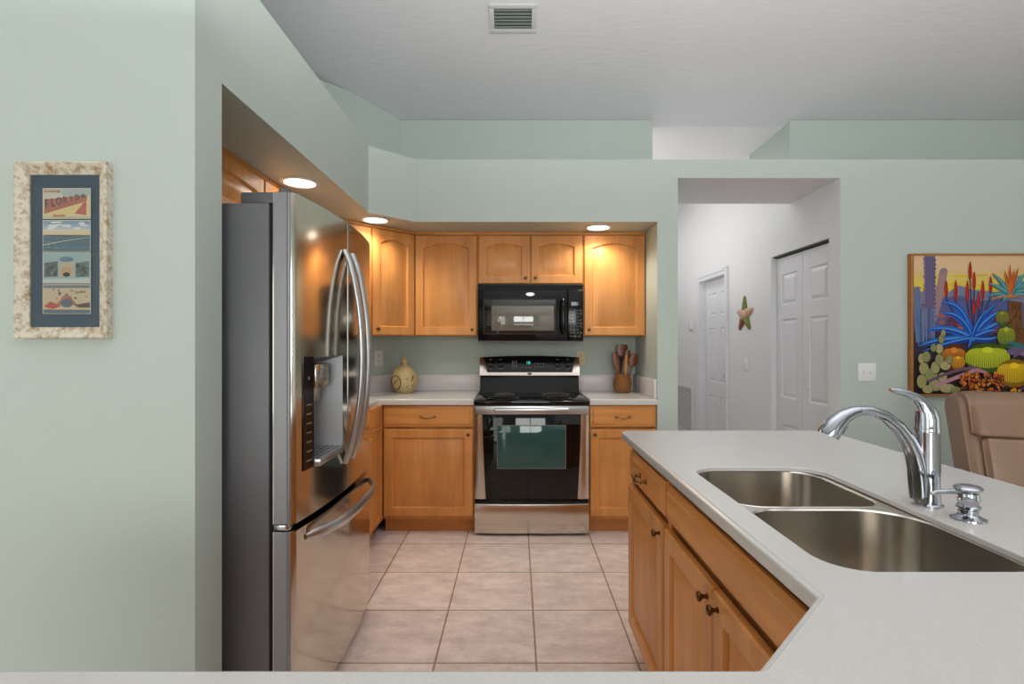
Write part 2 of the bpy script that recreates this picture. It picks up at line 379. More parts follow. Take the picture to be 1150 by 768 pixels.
# ------------------------------------------------------------------ cabinets
def door_panel(mb, u0, v0, W, H, t=.021, arch=0, fw=.058, n=14, y=0):
    """raised-panel door in a local frame facing -y; lower left corner (u0, v0), back face at y"""
    def loop(d, yy, ar):
        a = [(u0+d+(W-2*d)*i/n, y-yy, v0+d) for i in range(n+1)]
        tp = []
        for i in range(n+1):
            s_ = i/n; uu = u0+W-d-(W-2*d)*s_
            tp.append((uu, y-yy, v0+H-d-ar*(2*s_-1)**2))
        return a+tp
    g = .0125
    L = [loop(0,0,0), loop(0,t-.005,0), loop(.005,t,0), loop(fw,t,arch), loop(fw+.004,t-g*.35,arch), loop(fw+.007,t-g,arch), loop(fw+.013,t-g,arch), loop(fw+.042,t-.0015,arch*.95)]
    mb.rings(L)
def drawer_front(mb, u0, v0, W, H, t=.02, y=0):
    def loop(d, yy): return [(u0+d,y-yy,v0+d),(u0+W-d,y-yy,v0+d),(u0+W-d,y-yy,v0+H-d),(u0+d,y-yy,v0+H-d)]
    mb.rings([loop(0,0), loop(0,t*.45), loop(.004,t*.6), loop(.016,t*.72), loop(.018,t*.72), loop(.024,t)])
def knob(parent, u, v, y):
    k = MB(); k.lathe([(.008,0),(.008,-.002),(.005,-.004),(.005,-.013),(.010,-.017),(.0125,-.021),(.0118,-.025),(.006,-.028)], (u, y, v), 'y', 16)
    return k.build('knob', M_bronze, parent)
def pull(parent, u, v, y, L=.09):
    k = MB()
    for s_ in (-1, 1):
        k.lathe([(.011,0),(.011,-.003),(.006,-.006),(.005,-.022)], (u+s_*L/2, y, v), 'y', 12)
        k.sphere((u+s_*L/2, y-.024, v), .0085, seg=10, rg=6)
    pts = [(u+L/2*q, y-.024-.006*(1-q*q), v-.012*(1-q*q)) for q in [i/8*2-1 for i in range(9)]]
    k.tube(pts, [.0042,.005,.0055,.0062,.0066,.0062,.0055,.005,.0042], 8)
    return k.build('pull', M_gold, parent)
def wall_cabinet(loc, W, H, D, rz, doors, label, group, arch=.036):
    r = thing('wall_cabinet', loc, label, 'cabinet', rz, group)
    b = MB(); b.box(0, W, 0, D, 0, H, .001); b.build('body', M_wv, r)
    c = MB(); c.box(0, W, -.012, .01, H, H+.023, .003); c.build('top_strip', M_wh, r)
    for u, dw, kn in doors:
        d = MB(); door_panel(d, u, .004, dw, H-.010, arch=arch, y=-.0005)
        o = d.build('door', M_wv, r)
        if kn: knob(o, u+(.032 if kn == 'l' else dw-.032), .045, -.0205)
    return r
UD, YU = .322, 3.81           # upper depth, carcass front
zu, hu = 1.366, .749
X1, X2, X3, X4 = -.758, -.2865, .4945, .962
G = 'maple wall cabinets under the soffit'
wall_cabinet((X1, YU, zu), X2-X1-.001, hu, UD, 0, [(.008, X2-X1-.016, 'r')], 'tall maple wall cabinet with one arched door, directly left of the microwave', G)
wm = X3-X2
wall_cabinet((X2, YU, 1.748), wm-.001, 2.115-1.748, UD, 0, [(.006, wm/2-.010, 'r'), (wm/2+.004, wm/2-.010, 'l')], 'short maple wall cabinet with two arched doors above the microwave', G, arch=.026)
wall_cabinet((X3, YU, zu), .959-X3, hu, UD, 0, [(.008, .959-X3-.016, 'l')], 'maple wall cabinet with one arched door right of the microwave, above the utensil crock', G)
# diagonal corner cabinet, front line from (-1.228,3.30) to (-.757,3.77)
c45 = math.sqrt(.5)
wall_cabinet((-1.236, 3.327, zu), .672, hu, .30, PI/4, [(.02, .29, None), (.325, .34, 'l')], 'angled maple corner wall cabinet behind the refrigerator, above the cookie jar', G)
wall_cabinet((-1.248, 1.66, 1.86), 1.64, 2.115-1.86, .315, PI/2, [(.01, .82, None), (.84, .40, None), (1.25, .38, None)], 'low maple wall cabinet in the alcove above the refrigerator', G, arch=.02)

def base_cabinet(loc, W, D, rz, label, group, rows, zt=.8915):
    r = thing('base_cabinet', loc, label, 'cabinet', rz, group)
    b = MB(); T = .018
    b.box(0, T, 0, D, .105, zt); b.box(W-T, W, 0, D, .105, zt); b.box(T, W-T, D-T, D, .105, zt); b.box(T, W-T, 0, D-T, .105, .123)
    b.box(T, W-T, 0, T, .123, .140); b.box(T, W-T, 0, T, .735, .748 if rows != 'blank' else zt); b.box(T, W-T, 0, T, zt-.025, zt)
    b.box(T, W-T, T, T+.004, .14, .87)
    b.build('body', M_wv, r)
    k = MB(); k.box(0, W, .065, .08, 0, .105); k.box(0, T, .08, D, 0, .105); k.box(W-T, W, .08, D, 0, .105); k.build('toe_kick', M_wh, r)
    for kind, u, dw, v, dh, hw in (rows if rows != 'blank' else []):
        d = MB()
        if kind == 'door':
            door_panel(d, u, v, dw, dh, y=-.0005); o = d.build('door', M_wv, r)
            if hw: knob(o, u+(.03 if hw == 'l' else dw-.03), v+dh-.035, -.0205)
        else:
            drawer_front(d, u, v, dw, dh, y=-.0005); o = d.build('drawer' if kind == 'drawer' else 'false_front', M_wh, r)
            if hw: pull(o, u+dw/2, v+dh/2, -.0205)
    return r
YB = 3.516
GB = 'maple base cabinets along the back wall'
base_cabinet((-.915, YB, 0), -.290+.915, .62, 0, 'maple base cabinet with drawer and door directly left of the range', GB,
    [('drawer', .006, .612, .737, .146, 1), ('door', .006, .612, .128, .596, 'r')])
base_cabinet((.498, YB, 0), .959-.498, .62, 0, 'narrow maple base cabinet with drawer and door right of the range', GB,
    [('drawer', .006, .448, .737, .146, 1), ('door', .006, .448, .128, .596, 'l')])
base_cabinet((-.917, 2.56, 0), .95, .64, PI/2, 'maple base cabinet in the corner behind the refrigerator, facing right', GB,
    [('drawer', .01, .60, .737, .146, 1), ('door', .01, .60, .128, .596, 'l')])

# countertops ------------------------------------------------------
def inset(poly, d):
    n = len(poly); out = []
    for i in range(n):
        p0, p1, p2 = Vector(poly[i-1]), Vector(poly[i]), Vector(poly[(i+1) % n])
        a = (p1-p0).normalized(); b_ = (p2-p1).normalized()
        na, nb = Vector((-a.y, a.x)), Vector((-b_.y, b_.x)); m = (na+nb); m = m/(m.length_squared/2) if m.length > 1e-6 else na
        out.append(tuple(p1+m*d))
    return out
def rounded(poly, rad, seg=5):
    out = []; n = len(poly)
    for i in range(n):
        r = rad[i] if isinstance(rad, (list, tuple)) else rad
        p0, p1, p2 = Vector(poly[i-1]), Vector(poly[i]), Vector(poly[(i+1) % n])
        if not r: out.append(tuple(p1)); continue
        u, v = (p0-p1).normalized(), (p2-p1).normalized(); ang = u.angle(v); tl = r/math.tan(ang/2)
        c = p1 + (u+v).normalized()*(r/math.sin(ang/2)); a0 = p1+u*tl-c; a1 = p1+v*tl-c
        t0 = math.atan2(a0.y, a0.x); dt = (math.atan2(a1.y, a1.x)-t0+PI) % (2*PI) - PI
        for k in range(seg+1): q = t0+dt*k/seg; out.append((c.x+r*math.cos(q), c.y+r*math.sin(q)))
    return out
def slab(mb, outer, z1, th=.038, holes=(), prof=((.010,0),(.0085,-.0015),(.0065,-.002),(.0015,-.0045),(0,-.008)), tin=.0125):
    """thin quartz sheet with a built-up profiled edge"""
    bm = mb.bm
    Ls = [[(x,y,z1+dz) for x,y in inset(outer, d)] for d, dz in prof] + [[(x,y,z1-th) for x,y in outer], [(x,y,z1-th) for x,y in inset(outer,.030)], [(x,y,z1-tin) for x,y in inset(outer,.030)]]
    R = mb.rings(Ls, False, False)
    top, bot = [R[0]], [R[-1]]
    for h in holes:
        H = mb.rings([[(x,y,z1) for x,y in inset(h, -.002)], [(x,y,z1-.002) for x,y in h], [(x,y,z1-tin) for x,y in h]], False, False)
        top.append(H[0]); bot.append(H[-1])
    for loops in (top, bot):
        es = [bm.edges.get((L[i], L[(i+1) % len(L)])) for L in loops for i in range(len(L))]
        r = bmesh.ops.triangle_fill(bm, use_beauty=True, use_dissolve=False, edges=es)
ZC = .93
YCF = 3.478
# left run countertop with its inside corner, plus backsplash
r = thing('countertop', (-1.2, 3.6, .888), 'white quartz countertop left of the range, under the cookie jar', 'countertop', group='white quartz countertops')
mb = MB()
slab(mb, rounded([(-1.566, 2.56), (-.905-.035, 2.56), (-.94, YCF), (-.291, YCF), (-.291, 4.136), (-.945, 4.136), (-1.566, 3.515)], [0,0,.03,0,0,0,0]), ZC)
WB(mb, 'worktop', M_quartz, r, smooth=15)
mb = MB(); mb.box(-.93, -.291, 4.119, 4.138, ZC, 1.06, .002); WB(mb, 'backsplash', M_splash, r)
mb = MB(); mb.F = Matrix.Translation((-.945, 4.136, 0)) @ Matrix.Rotation(PI/4, 4, 'Z'); mb.box(-.80, -.012, -.022, -.003, ZC, 1.06, .002); WB(mb, 'backsplash', M_splash, r)
r = thing('countertop', (.72, 3.8, .888), 'short white quartz countertop right of the range, under the utensil crock', 'countertop', group='white quartz countertops')
mb = MB(); slab(mb, [(.499, YCF), (.9585, YCF), (.9585, 4.136), (.499, 4.136)], ZC); WB(mb, 'worktop', M_quartz, r, smooth=15)
mb = MB(); mb.box(.499, .9385, 4.119, 4.138, ZC, 1.06, .002); WB(mb, 'backsplash', M_splash, r)
mb = MB(); mb.box(.939, .9585, 3.492, 4.138, ZC, 1.06, .002); WB(mb, 'backsplash', M_splash, r)

# ------------------------------------------------------------------ range
RX0, RX1 = -.2855, .4925; RC = (RX0+RX1)/2
r = thing('range', (RC, 3.8, 0), 'stainless and black electric range between the two base cabinets', 'stove')
mb = MB(); mb.box(RX0, RX1, 3.515, 4.10, .03, .895, .002); WB(mb, 'body', M_matb, r)
mb = MB()      # cooktop: glass with raised rim
mb.box(RX0-.004, RX1+.004, 3.455, 4.06, .896, .922, .007, 3)
mb.box(RX0+.02, RX1-.02, 3.49, 4.03, .920, .9245, .001)
ct = WB(mb, 'cooktop', M_glass, r)
for bx, by, br_ in ((-.09, 3.63, .105), (.30, 3.63, .085), (-.09, 3.90, .075), (.30, 3.90, .10)):
    mb = MB(); mb.lathe([(br_,0),(br_,.0006),(br_-.003,.0006),(br_-.003,0)], (bx, by, .9244), 'z', 40, False, False); WB(mb, 'burner_ring', M_mark, r, ct)
# backguard : black riser and slanted stainless console
mb = MB(); mb.rings([[(x,4.03,.918),(x,4.06,1.065),(x,4.115,1.065),(x,4.115,.918)] for x in (RX0, RX1)]); WB(mb, 'backguard_riser', M_black, r)
mb = MB()
nS = 14; f = []
def cy(z): return 3.995 + (z-1.06)*.30
for k in range(nS+1):
    s_ = k/nS; x = RX0-.002+(RX1-RX0+.004)*s_; zt = 1.200+.012*(1-(2*s_-1)**2)
    f.append([(x,cy(1.06),1.06),(x,cy(zt)-.004,zt-.006),(x,cy(zt)+.004,zt),(x,4.115,zt),(x,4.115,1.06)])
mb.rings(f); con = WB(mb, 'console', M_steel, r)
mb = MB(); f = []
for k in range(nS+1):
    s_ = k/nS; xt = RX0+.034+(RX1-RX0-.068)*s_; xb = RX0+.056+(RX1-RX0-.112)*s_; zt = 1.195+.012*(1-(2*s_-1)**2)
    f.append([(xb,cy(1.085)-.004,1.085),(xt,cy(zt)-.004,zt),(xt,cy(zt)+.002,zt),(xb,cy(1.085)+.002,1.085)])
mb.rings(f); cp = WB(mb, 'control_panel', M_black, r, con)
def on_con(x, z, dx, dz, th=.005): # small flat mark on the slanted panel
    return [(x-dx,cy(z-dz)-th,z-dz),(x+dx,cy(z-dz)-th,z-dz),(x+dx,cy(z+dz)-th,z+dz),(x-dx,cy(z+dz)-th,z+dz)]
for x in (-.203, -.124, .323, .402):
    mb = MB(); z = 1.146; mb.F = Matrix.Translation((x, cy(z)-.004, z)) @ Matrix.Rotation(-math.atan(.30), 4, 'X')
    mb.lathe([(.024,0),(.0235,-.012),(.021,-.016),(.006,-.017)], (0,0,0), 'y', 24); mb.box(-.004, .004, -.026, -.014, -.021, .021, .002)
    WB(mb, 'control_knob', M_black, r, cp)
marks = [(x, 1.145, .003, .028) for x in (-.03, -.016, 0.0)] + [(.145+.022*i, 1.125+.026*j, .006, .004) for i in range(4) for j in range(2)]
marks += [(.045+.03*i, 1.12, .009, .003) for i in range(3)] + [(x, 1.183, .010, .002) for x in (-.203, -.124, .323, .402)] + [(x, 1.112, .012, .0015) for x in (-.203, -.124, .323, .402)]
for q in marks:
    mb = MB(); mb.poly(on_con(*q)); WB(mb, 'console_marking', M_mark, r, cp)
def text_mesh(body, size, M4, m, name, parent, root_off, ext=.0004, extra=None):
    cu = bpy.data.curves.new(name, 'FONT'); cu.body = body; cu.size = size; cu.extrude = ext; cu.align_x = 'CENTER'; cu.align_y = 'CENTER'
    tmp = bpy.data.objects.new(name+'_tmp', cu); COL.objects.link(tmp)
    dg = bpy.context.evaluated_depsgraph_get(); me = bpy.data.meshes.new_from_object(tmp.evaluated_get(dg))
    bpy.data.objects.remove(tmp); bpy.data.curves.remove(cu)
    me.transform(M4)
    if root_off is not None: me.transform(Matrix.Translation(-Vector(root_off)))
    me.materials.clear(); me.materials.append(m)
    o = bpy.data.objects.new(name, me); COL.objects.link(o); o.parent = parent
    return o
FB = lambda x, y, z: Matrix(((1,0,0,x),(0,0,-1,y),(0,1,0,z),(0,0,0,1)))   # text frame facing -Y
text_mesh('18', .034, FB(.092, cy(1.155)-.0065, 1.157) @ Matrix.Rotation(-math.atan(.3), 4, 'X'), M_cyan, 'clock_digits', cp, r.location)
mb = MB(); mb.lathe([(.018,0),(.018,-.003),(.015,-.004)], (0,0,0), 'y', 24); bmesh.ops.scale(mb.bm, vec=(1,1,.5), verts=mb.bm.verts); bmesh.ops.translate(mb.bm, vec=(RC,cy(1.073)-.0005,1.073), verts=mb.bm.verts)
WB(mb, 'badge', M_dgrey, r, con)
# oven door: stainless surround with bowed sides and a handle bar
yd = 3.478
dz0, dz1 = .250, .886
mb = MB(); mb.box(RX0+.002, RX1-.002, yd, 3.515, dz0, dz1, .004); od = WB(mb, 'oven_door', M_matb, r)
def side_strip(s_):
    L = []
    for k in range(13):
        q = k/12; z = dz0+.006+(.826-dz0-.006)*q; wdt = .052+.022*(1-q)**1.4
        xo = RX0+.003 if s_ < 0 else RX1-.003; xi = xo+wdt*(-s_)
        L.append([(xo,yd-.004,z),(xi,yd-.0075,z),(xi,yd+.002,z),(xo,yd+.002,z)])
        L[-1][0] = (xo, yd-.004, z); L[-1].insert(1, ((xo+xi)/2, yd-.014, z))
    return L
for s_ in (-1, 1):
    mb = MB(); mb.rings(side_strip(s_)); WB(mb, 'side_trim', M_steel, r, od)
mb = MB(); mb.box(RX0+.036, RX1-.036, yd-.005, yd+.001, dz0+.006, .826, .002); og = WB(mb, 'oven_glass', M_glass, r, od)
mb = MB(); mb.box(-.128, .333, yd-.0062, yd-.004, .462, .752, .0008); WB(mb, 'oven_window', M_owin, r, og)
mb = MB()
for x0, x1, z0, z1 in ((-.131,.336,.459,.462),(-.131,.336,.752,.755),(-.131,-.128,.462,.752),(.333,.336,.462,.752)): mb.box(x0, x1, yd-.0066, yd-.004, z0, z1)
WB(mb, 'window_border', M_mark, r, og)
mb = MB(); mb.box(RX0+.002, RX1-.002, yd-.008, yd+.002, .828, dz1, .004); tb = WB(mb, 'door_top_band', M_satin, r, od)
mb = MB()
mb.box(-.15, .357, yd-.052, yd-.028, .848, .876, .009, 3)
for x in (-.15, .335): mb.box(x, x+.022, yd-.04, yd-.006, .850, .874, .004)
WB(mb, 'handle', M_satin, r, tb)
mb = MB(); mb.box(RX0+.003, RX1-.003, 3.482, 3.515, .222, .246, .002); WB(mb, 'vent_strip', M_black, r)
mb = MB(); L = []
for k in range(17):
    q = k/16; x = RX0+.002+(RX1-RX0-.004)*q; bow = -.010*(1-(2*q-1)**4)
    L.append([(x,3.478+bow,.022),(x,3.474+bow,.030),(x,3.474+bow,.212),(x,3.478+bow,.220),(x,3.514,.220),(x,3.514,.022)])
mb.rings(L); WB(mb, 'storage_drawer', M_steel, r)
for x in (RX0+.06, RX1-.06):
    for y in (3.56, 4.04):
        mb = MB(); mb.lathe([(.018,0),(.018,.02),(.012,.031)], (x, y, 0), 'z', 12); WB(mb, 'foot', M_matb, r)

# ------------------------------------------------------------------ microwave
MX0, MX1 = -.280, .488; YM = 3.735; mz0, mz1 = 1.318, 1.745
r = thing('microwave', ((MX0+MX1)/2, 3.95, mz0), 'black over-the-range microwave mounted under the short wall cabinet', 'microwave')
mb = MB(); mb.box(MX0, MX1, YM+.03, 4.135, mz0+.006, mz1-.002, .002); WB(mb, 'body', M_matb, r)
mb = MB(); mb.box(MX0, MX1, YM-.004, YM+.03, 1.727, mz1-.002, .003); mb.box(MX0+.004, MX1-.004, YM+.012, YM+.03, 1.700, 1.727)
for k in range(4): mb.box(MX0+.004, MX1-.004, YM+.006, YM+.014, 1.703+.006*k, 1.7055+.006*k)
WB(mb, 'vent_grille', M_matb, r)
mb = MB(); mb.box(MX0, .372, YM, YM+.03, mz0+.010, 1.700, .005, 3); md = WB(mb, 'door', M_black, r)
mb = MB(); mb.box(-.236, .283, YM-.0022, YM+.002, 1.382, 1.628, .001); mw = WB(mb, 'window', M_mwin, r, md)
mb = MB(); mb.box(-.182, .273, YM-.0028, YM, 1.402, 1.582, .0008); WB(mb, 'window_mesh', M_mmesh, r, mw)
mb = MB()
for x0, x1, z0, z1 in ((-.242,.289,1.628,1.634),(-.242,.289,1.376,1.382),(-.242,-.236,1.382,1.628),(.283,.289,1.382,1.628)): mb.box(x0, x1, YM-.003, YM, z0, z1)
WB(mb, 'window_border', M_matb, r, md)
mb = MB(); pts = []
for k in range(11):
    q = k/10*2-1; pts.append((.338, YM-.012-.026*(1-q**4), 1.505+.128*q))
mb.tube(pts, [.008,.012,.0135]+[.0135]*5+[.0135,.012,.008], 12, up=(1,0,0)); mb.box(.328, .348, YM-.022, YM+.002, 1.375, 1.395, .003); mb.box(.328, .348, YM-.022, YM+.002, 1.615, 1.635, .003)
WB(mb, 'handle', M_black, r, md)
mb = MB(); mb.box(.374, MX1, YM, YM+.03, mz0+.010, 1.700, .005, 3); cp = WB(mb, 'control_panel', M_black, r)
mb = MB(); mb.box(.400, .470, YM-.001, YM+.001, 1.585, 1.612); WB(mb, 'display', M_glass, r, cp)
for j in range(8):
    for i in range(4):
        if j in (1, 5) and i == 3: continue
        x = .392+.0235*i; z = 1.382+.0235*j; mb = MB(); mb.box(x, x+.013, YM-.0008, YM+.001, z, z+.009); WB(mb, 'key', M_key, r, cp)
for i in range(3): mb = MB(); mb.box(.390+.03*i, .408+.03*i, YM-.0008, YM+.001, 1.358, 1.366); WB(mb, 'key', M_key, r, cp)
mb = MB(); mb.lathe([(.034,0),(.034,-.004),(.030,-.006),(.026,-.0062)], (0,0,0), 'y', 32); bmesh.ops.scale(mb.bm, vec=(1,1,.42), verts=mb.bm.verts); bmesh.ops.translate(mb.bm, vec=(.100,YM,1.668), verts=mb.bm.verts)
bg = WB(mb, 'badge', M_satin, r, md)
text_mesh('Whirlpool', .011, FB(.100, YM-.0066, 1.668), M_dgrey, 'badge_lettering', bg, r.location, .0003)
mb = MB(); mb.box(MX0+.002, MX1-.002, YM+.004, YM+.03, mz0, mz0+.010, .002); WB(mb, 'bottom_trim', M_dgrey, r)

# ------------------------------------------------------------------ refrigerator (faces +X)
FY0, FY1 = 1.682, 2.555; FYM = 2.112
r = thing('refrigerator', (-1.15, FYM, 0), 'stainless French door refrigerator with grey sides standing in the alcove', 'refrigerator')
mb = MB(); mb.box(-1.50, -.815, FY0+.004, FY1-.004, .03, 1.772, .004); WB(mb, 'case', M_side, r)
for x in (-1.44, -.88):
    for y in (FY0+.06, FY1-.06):
        mb = MB(); mb.lathe([(.02,0),(.02,.02),(.012,.031)], (x, y, 0), 'z', 12); WB(mb, 'foot', M_matb, r)
mb = MB(); mb.box(-.816, -.800, FY0+.012, FY1-.012, .05, 1.775); WB(mb, 'gasket', M_rub, r)
def bulge(y):                    # front surface of the doors in plan
    q = (y-FYM)/((FY1-FY0)/2); return -.730+.034*(1-q*q)
def door_prof(y0, y1, r0, r1, n=20):
    pts = [(-.800, y0), (bulge(y0)-.012, y0)] if r0 else [(-.800, y0), (bulge(y0)-.004, y0)]
    for k in range(n+1):
        y = y0+.010*(1 if r0 else .4)+(y1-y0-(.010*(1 if r0 else .4))-(.010*(1 if r1 else .4)))*k/n; pts.append((bulge(y), y))
    pts += [(bulge(y1)-.012 if r1 else bulge(y1)-.004, y1), (-.800, y1)]
    return pts
# dispenser recess in the near door : build the door as a grid with a hole
dy0, dy1, dz0_, dz1_ = 1.800, 2.052, .882, 1.262
def door_with_hole(y0, y1, z0, z1, hole):
    mb = MB()
    if hole is None:
        mb.prism(door_prof(y0, y1, y0 == FY0, y1 == FY1), z0, z1); return mb
    ys = sorted({y0+.010, y1-.004, hole[0], hole[1]} | {y0+.010+(y1-y0-.014)*k/18 for k in range(19)})
    zs = sorted({z0, z1, hole[2], hole[3]})
    vt = {}
    g = lambda y, z: vt.setdefault((round(y,5), z), None) or vt.__setitem__((round(y,5), z), mb.V((bulge(y), y, z))) or vt[(round(y,5), z)]
    for a, b_ in zip(ys, ys[1:]):
        for c, d in zip(zs, zs[1:]):
            if hole[0] <= a < hole[1]-1e-6 and hole[2] <= c < hole[3]-1e-6: continue
            mb.face([g(a,c), g(b_,c), g(b_,d), g(a,d)])
    # edges
    ya, yb = ys[0], ys[-1]
    for c, d in zip(zs, zs[1:]):
        mb.poly([(bulge(y0)-.012,y0,c),(bulge(ya),ya,c),(bulge(ya),ya,d),(bulge(y0)-.012,y0,d)])
        mb.poly([(-.8,y0,c),(bulge(y0)-.012,y0,c),(bulge(y0)-.012,y0,d),(-.8,y0,d)])
        mb.poly([(bulge(yb),yb,c),(bulge(y1)-.004,y1,c),(bulge(y1)-.004,y1,d),(bulge(yb),yb,d)])
        mb.poly([(bulge(y1)-.004,y1,c),(-.8,y1,c),(-.8,y1,d),(bulge(y1)-.004,y1,d)])
    out = [(-.8,y0),(bulge(y0)-.012,y0)]+[(bulge(y),y) for y in ys]+[(bulge(y1)-.004,y1),(-.8,y1)]
    for z in (z0, z1): mb.poly([(x,y,z) for x, y in out])
    mb.poly([(-.8,y0,z0),(-.8,y1,z0),(-.8,y1,z1),(-.8,y0,z1)])
    bmesh.ops.remove_doubles(mb.bm, verts=mb.bm.verts, dist=1e-5)
    return mb
zu0, zu1 = .715, 1.806
dA = WB(door_with_hole(FY0, FYM-.002, zu0, zu1, (dy0, dy1, dz0_, dz1_)), 'door', M_fridge, r)
dB = WB(door_with_hole(FYM+.002, FY1, zu0, zu1, None), 'door', M_fridge, r)
fz = WB(door_with_hole(FY0, FY1, .055, .690, None), 'freezer_drawer', M_fridge, r)
# bright edge trims on the near ends of the doors
for z0, z1, p in ((zu0, zu1, dA), (.055, .690, fz)):
    mb = MB(); mb.box(-.797, -.752, FY0-.002, FY0+.001, z0+.001, z1-.001); mb.tube([(-.748, FY0+.002, z0+.001), (-.748, FY0+.002, z1-.001)], .0075, 12); WB(mb, 'edge_trim', M_edge, r, p)
mb = MB(); mb.box(-.915, -.79, FY0+.012, FY0+.11, 1.772, 1.812, .008); mb.lathe([(.018,0),(.018,.048),(.014,.052)], (-.775, FY0+.03, 1.772), 'z', 16); mb.box(-.80, -.745, FY0+.014, FY0+.05, 1.806, 1.812, .002)
WB(mb, 'hinge_cover', M_dgrey, r)
mb = MB(); mb.box(-.80, -.748, FY0+.002, FY0+.05, .693, .712, .003); WB(mb, 'hinge', M_chrome, r)
mb = MB(); mb.box(-1.02, -.79, FY1-.11, FY1-.012, 1.772, 1.812, .008); WB(mb, 'hinge_cover', M_dgrey, r)
# dispenser
mb = MB(); dx = -.800
def F4(y, z): return (bulge(y), y, z)
mb.rings([[F4(dy0,dz0_), F4(dy1,dz0_), F4(dy1,dz1_), F4(dy0,dz1_)], [(-.79,dy0+.02,dz0_+.02), (-.79,dy1-.03,dz0_+.02), (-.79,dy1-.03,dz1_-.03), (-.79,dy0+.02,dz1_-.03)]], False, True)
dp = WB(mb, 'dispenser', M_edge, r, dA, smooth=0)
mb = MB(); mb.box(-.775, -.712, dy0+.02, dy1-.10, 1.150, 1.235, .006); mb.box(-.768, -.73, dy0+.05, dy1-.14, 1.10, 1.150, .006); WB(mb, 'spout_block', M_steel, r, dA)
mb = MB(); mb.box(-.788, -.690, dy0+.004, dy1-.004, dz0_-.006, dz0_+.022, .006)
WB(mb, 'drip_tray', M_satin, r, dA)
mb = MB()
for i in range(9):
    for j in range(4): mb.lathe([(.006,0),(.006,.0012)], (-.772+.022*j, dy0+.025+.025*i, dz0_+.0222), 'z', 8)
WB(mb, 'drip_grille', M_dgrey, r, dA)
mb = MB(); L = []
for k in range(7):
    y = 1.728+.070*k/6; L.append([(bulge(y)-.001,y,.878),(bulge(y)+.003,y,.878),(bulge(y)+.003,y,1.264),(bulge(y)-.001,y,1.264)])
mb.rings(L); cpn = WB(mb, 'control_strip', M_black, r, dA)
for y0, y1, z, h in [(1.748, 1.780, .905+.032*k, .004) for k in range(7)] + [(1.758, 1.768, 1.185, .010)]:
    mb = MB(); mb.poly([(bulge(y0)+.0036,y0,z),(bulge(y1)+.0036,y1,z),(bulge(y1)+.0036,y1,z+h),(bulge(y0)+.0036,y0,z+h)]); WB(mb, 'strip_marking', M_mark, r, cpn)
# handles: bowed flat bars
for y, p in ((FYM-.045, dA), (FYM+.045, dB)):
    pts = []; 
    for k in range(17):
        q = k/16*2-1; pts.append((bulge(y)+.004+.070*(1-q*q)**.8, y, 1.257+.428*q))
    mb = MB(); mb.tube(pts, [.0185]*17, 14, .6, up=(1,0,0)); WB(mb, 'handle', M_satin, r, p)
pts = []
for k in range(21):
    q = k/20*2-1; y = FYM+.365*q; pts.append((bulge(y)+.002+.058*(1-q**4), y, .650))
mb = MB(); mb.tube(pts, [.010]+[.019]*3+[.021]*13+[.019]*3+[.010], 14, .42, up=(1,0,0)); WB(mb, 'handle', M_satin, r, fz)

# ------------------------------------------------------------------ peninsula with bar
GP = 'maple base cabinets of the peninsula'
base_cabinet((.495, 2.19, 0), .535, .58, -PI/2, 'maple base cabinet at the far end of the peninsula, one drawer above one door', GP,
    [('drawer', .02, .505, .745, .115, 1), ('door', .02, .505, .125, .592, 'r')], zt=.899)
base_cabinet((.495, 1.653, 0), .87, .58, -PI/2, 'maple sink base cabinet of the peninsula, long false front above two doors', GP,
    [('false_front', .008, .855, .745, .115, 0), ('door', .008, .404, .125, .592, 'r'), ('door', .418, .445, .125, .592, 'l')], zt=.899)
# bar: panelled base under the near counter
r = thing('bar_base', (0, .2, 0), 'maple panelled base under the near bar counter', 'cabinet', group=None)
mb = MB(); mb.prism([(-.98, .02), (1.02, .02), (1.02, .55), (.50, .76), (.30, .57), (-.98, .57)], .0, .899); WB(mb, 'body', M_wv, r)
mb = MB()
slabouter = rounded([(-1.02, -.16), (1.35, -.16), (1.35, 2.24), (.455, 2.24), (.455, .775), (.285, .602), (-1.02, .602)], [.02, .02, .05, .025, .006, .012, .02])
hole = rounded([(.530, .853), (.905, .853), (.913, 1.574), (.530, 1.574)], [.075, .075, .085, .085], 8)
slab(mb, slabouter, ZC, th=.0305, holes=[hole])
pc = mb.build('countertop', M_quartz, None, smooth=15); tag(pc, 'large white quartz peninsula and bar countertop with the sink cut-out', 'countertop', 'white quartz countertops')
# sink
r = thing('sink', (.74, 1.22, ZC-.05), 'undermount double bowl stainless sink in the peninsula countertop', 'sink')
def rrect(x0, x1, y0, y1, rd, seg=8): return rounded([(x0,y0),(x1,y0),(x1,y1),(x0,y1)], rd, seg)
A = rrect(.524, .893, 1.236, 1.580, [.085, .06, .09, .09]); B = rrect(.524, .905, .848, 1.212, [.09, .085, .115, .085])
zd = ZC-.0145
mb = MB(); bm = mb.bm
out = rrect(.503, .935, .825, 1.602, .08)
R = mb.rings([[(x,y,zd-.006) for x,y in out], [(x,y,zd) for x,y in out]], False, False)
loops = [R[-1]]
for P in (A, B):
    H = mb.rings([[(x,y,zd) for x,y in inset(P,-.006)], [(x,y,zd+.0015) for x,y in inset(P,-.004)], [(x,y,zd-.002) for x,y in P]], False, False); loops.append(H[0])
es = [bm.edges.get((L[i], L[(i+1) % len(L)])) for L in loops for i in range(len(L))]
bmesh.ops.triangle_fill(bm, use_beauty=True, use_dissolve=False, edges=es)
rim = WB(mb, 'rim', M_steel2, r, smooth=15)
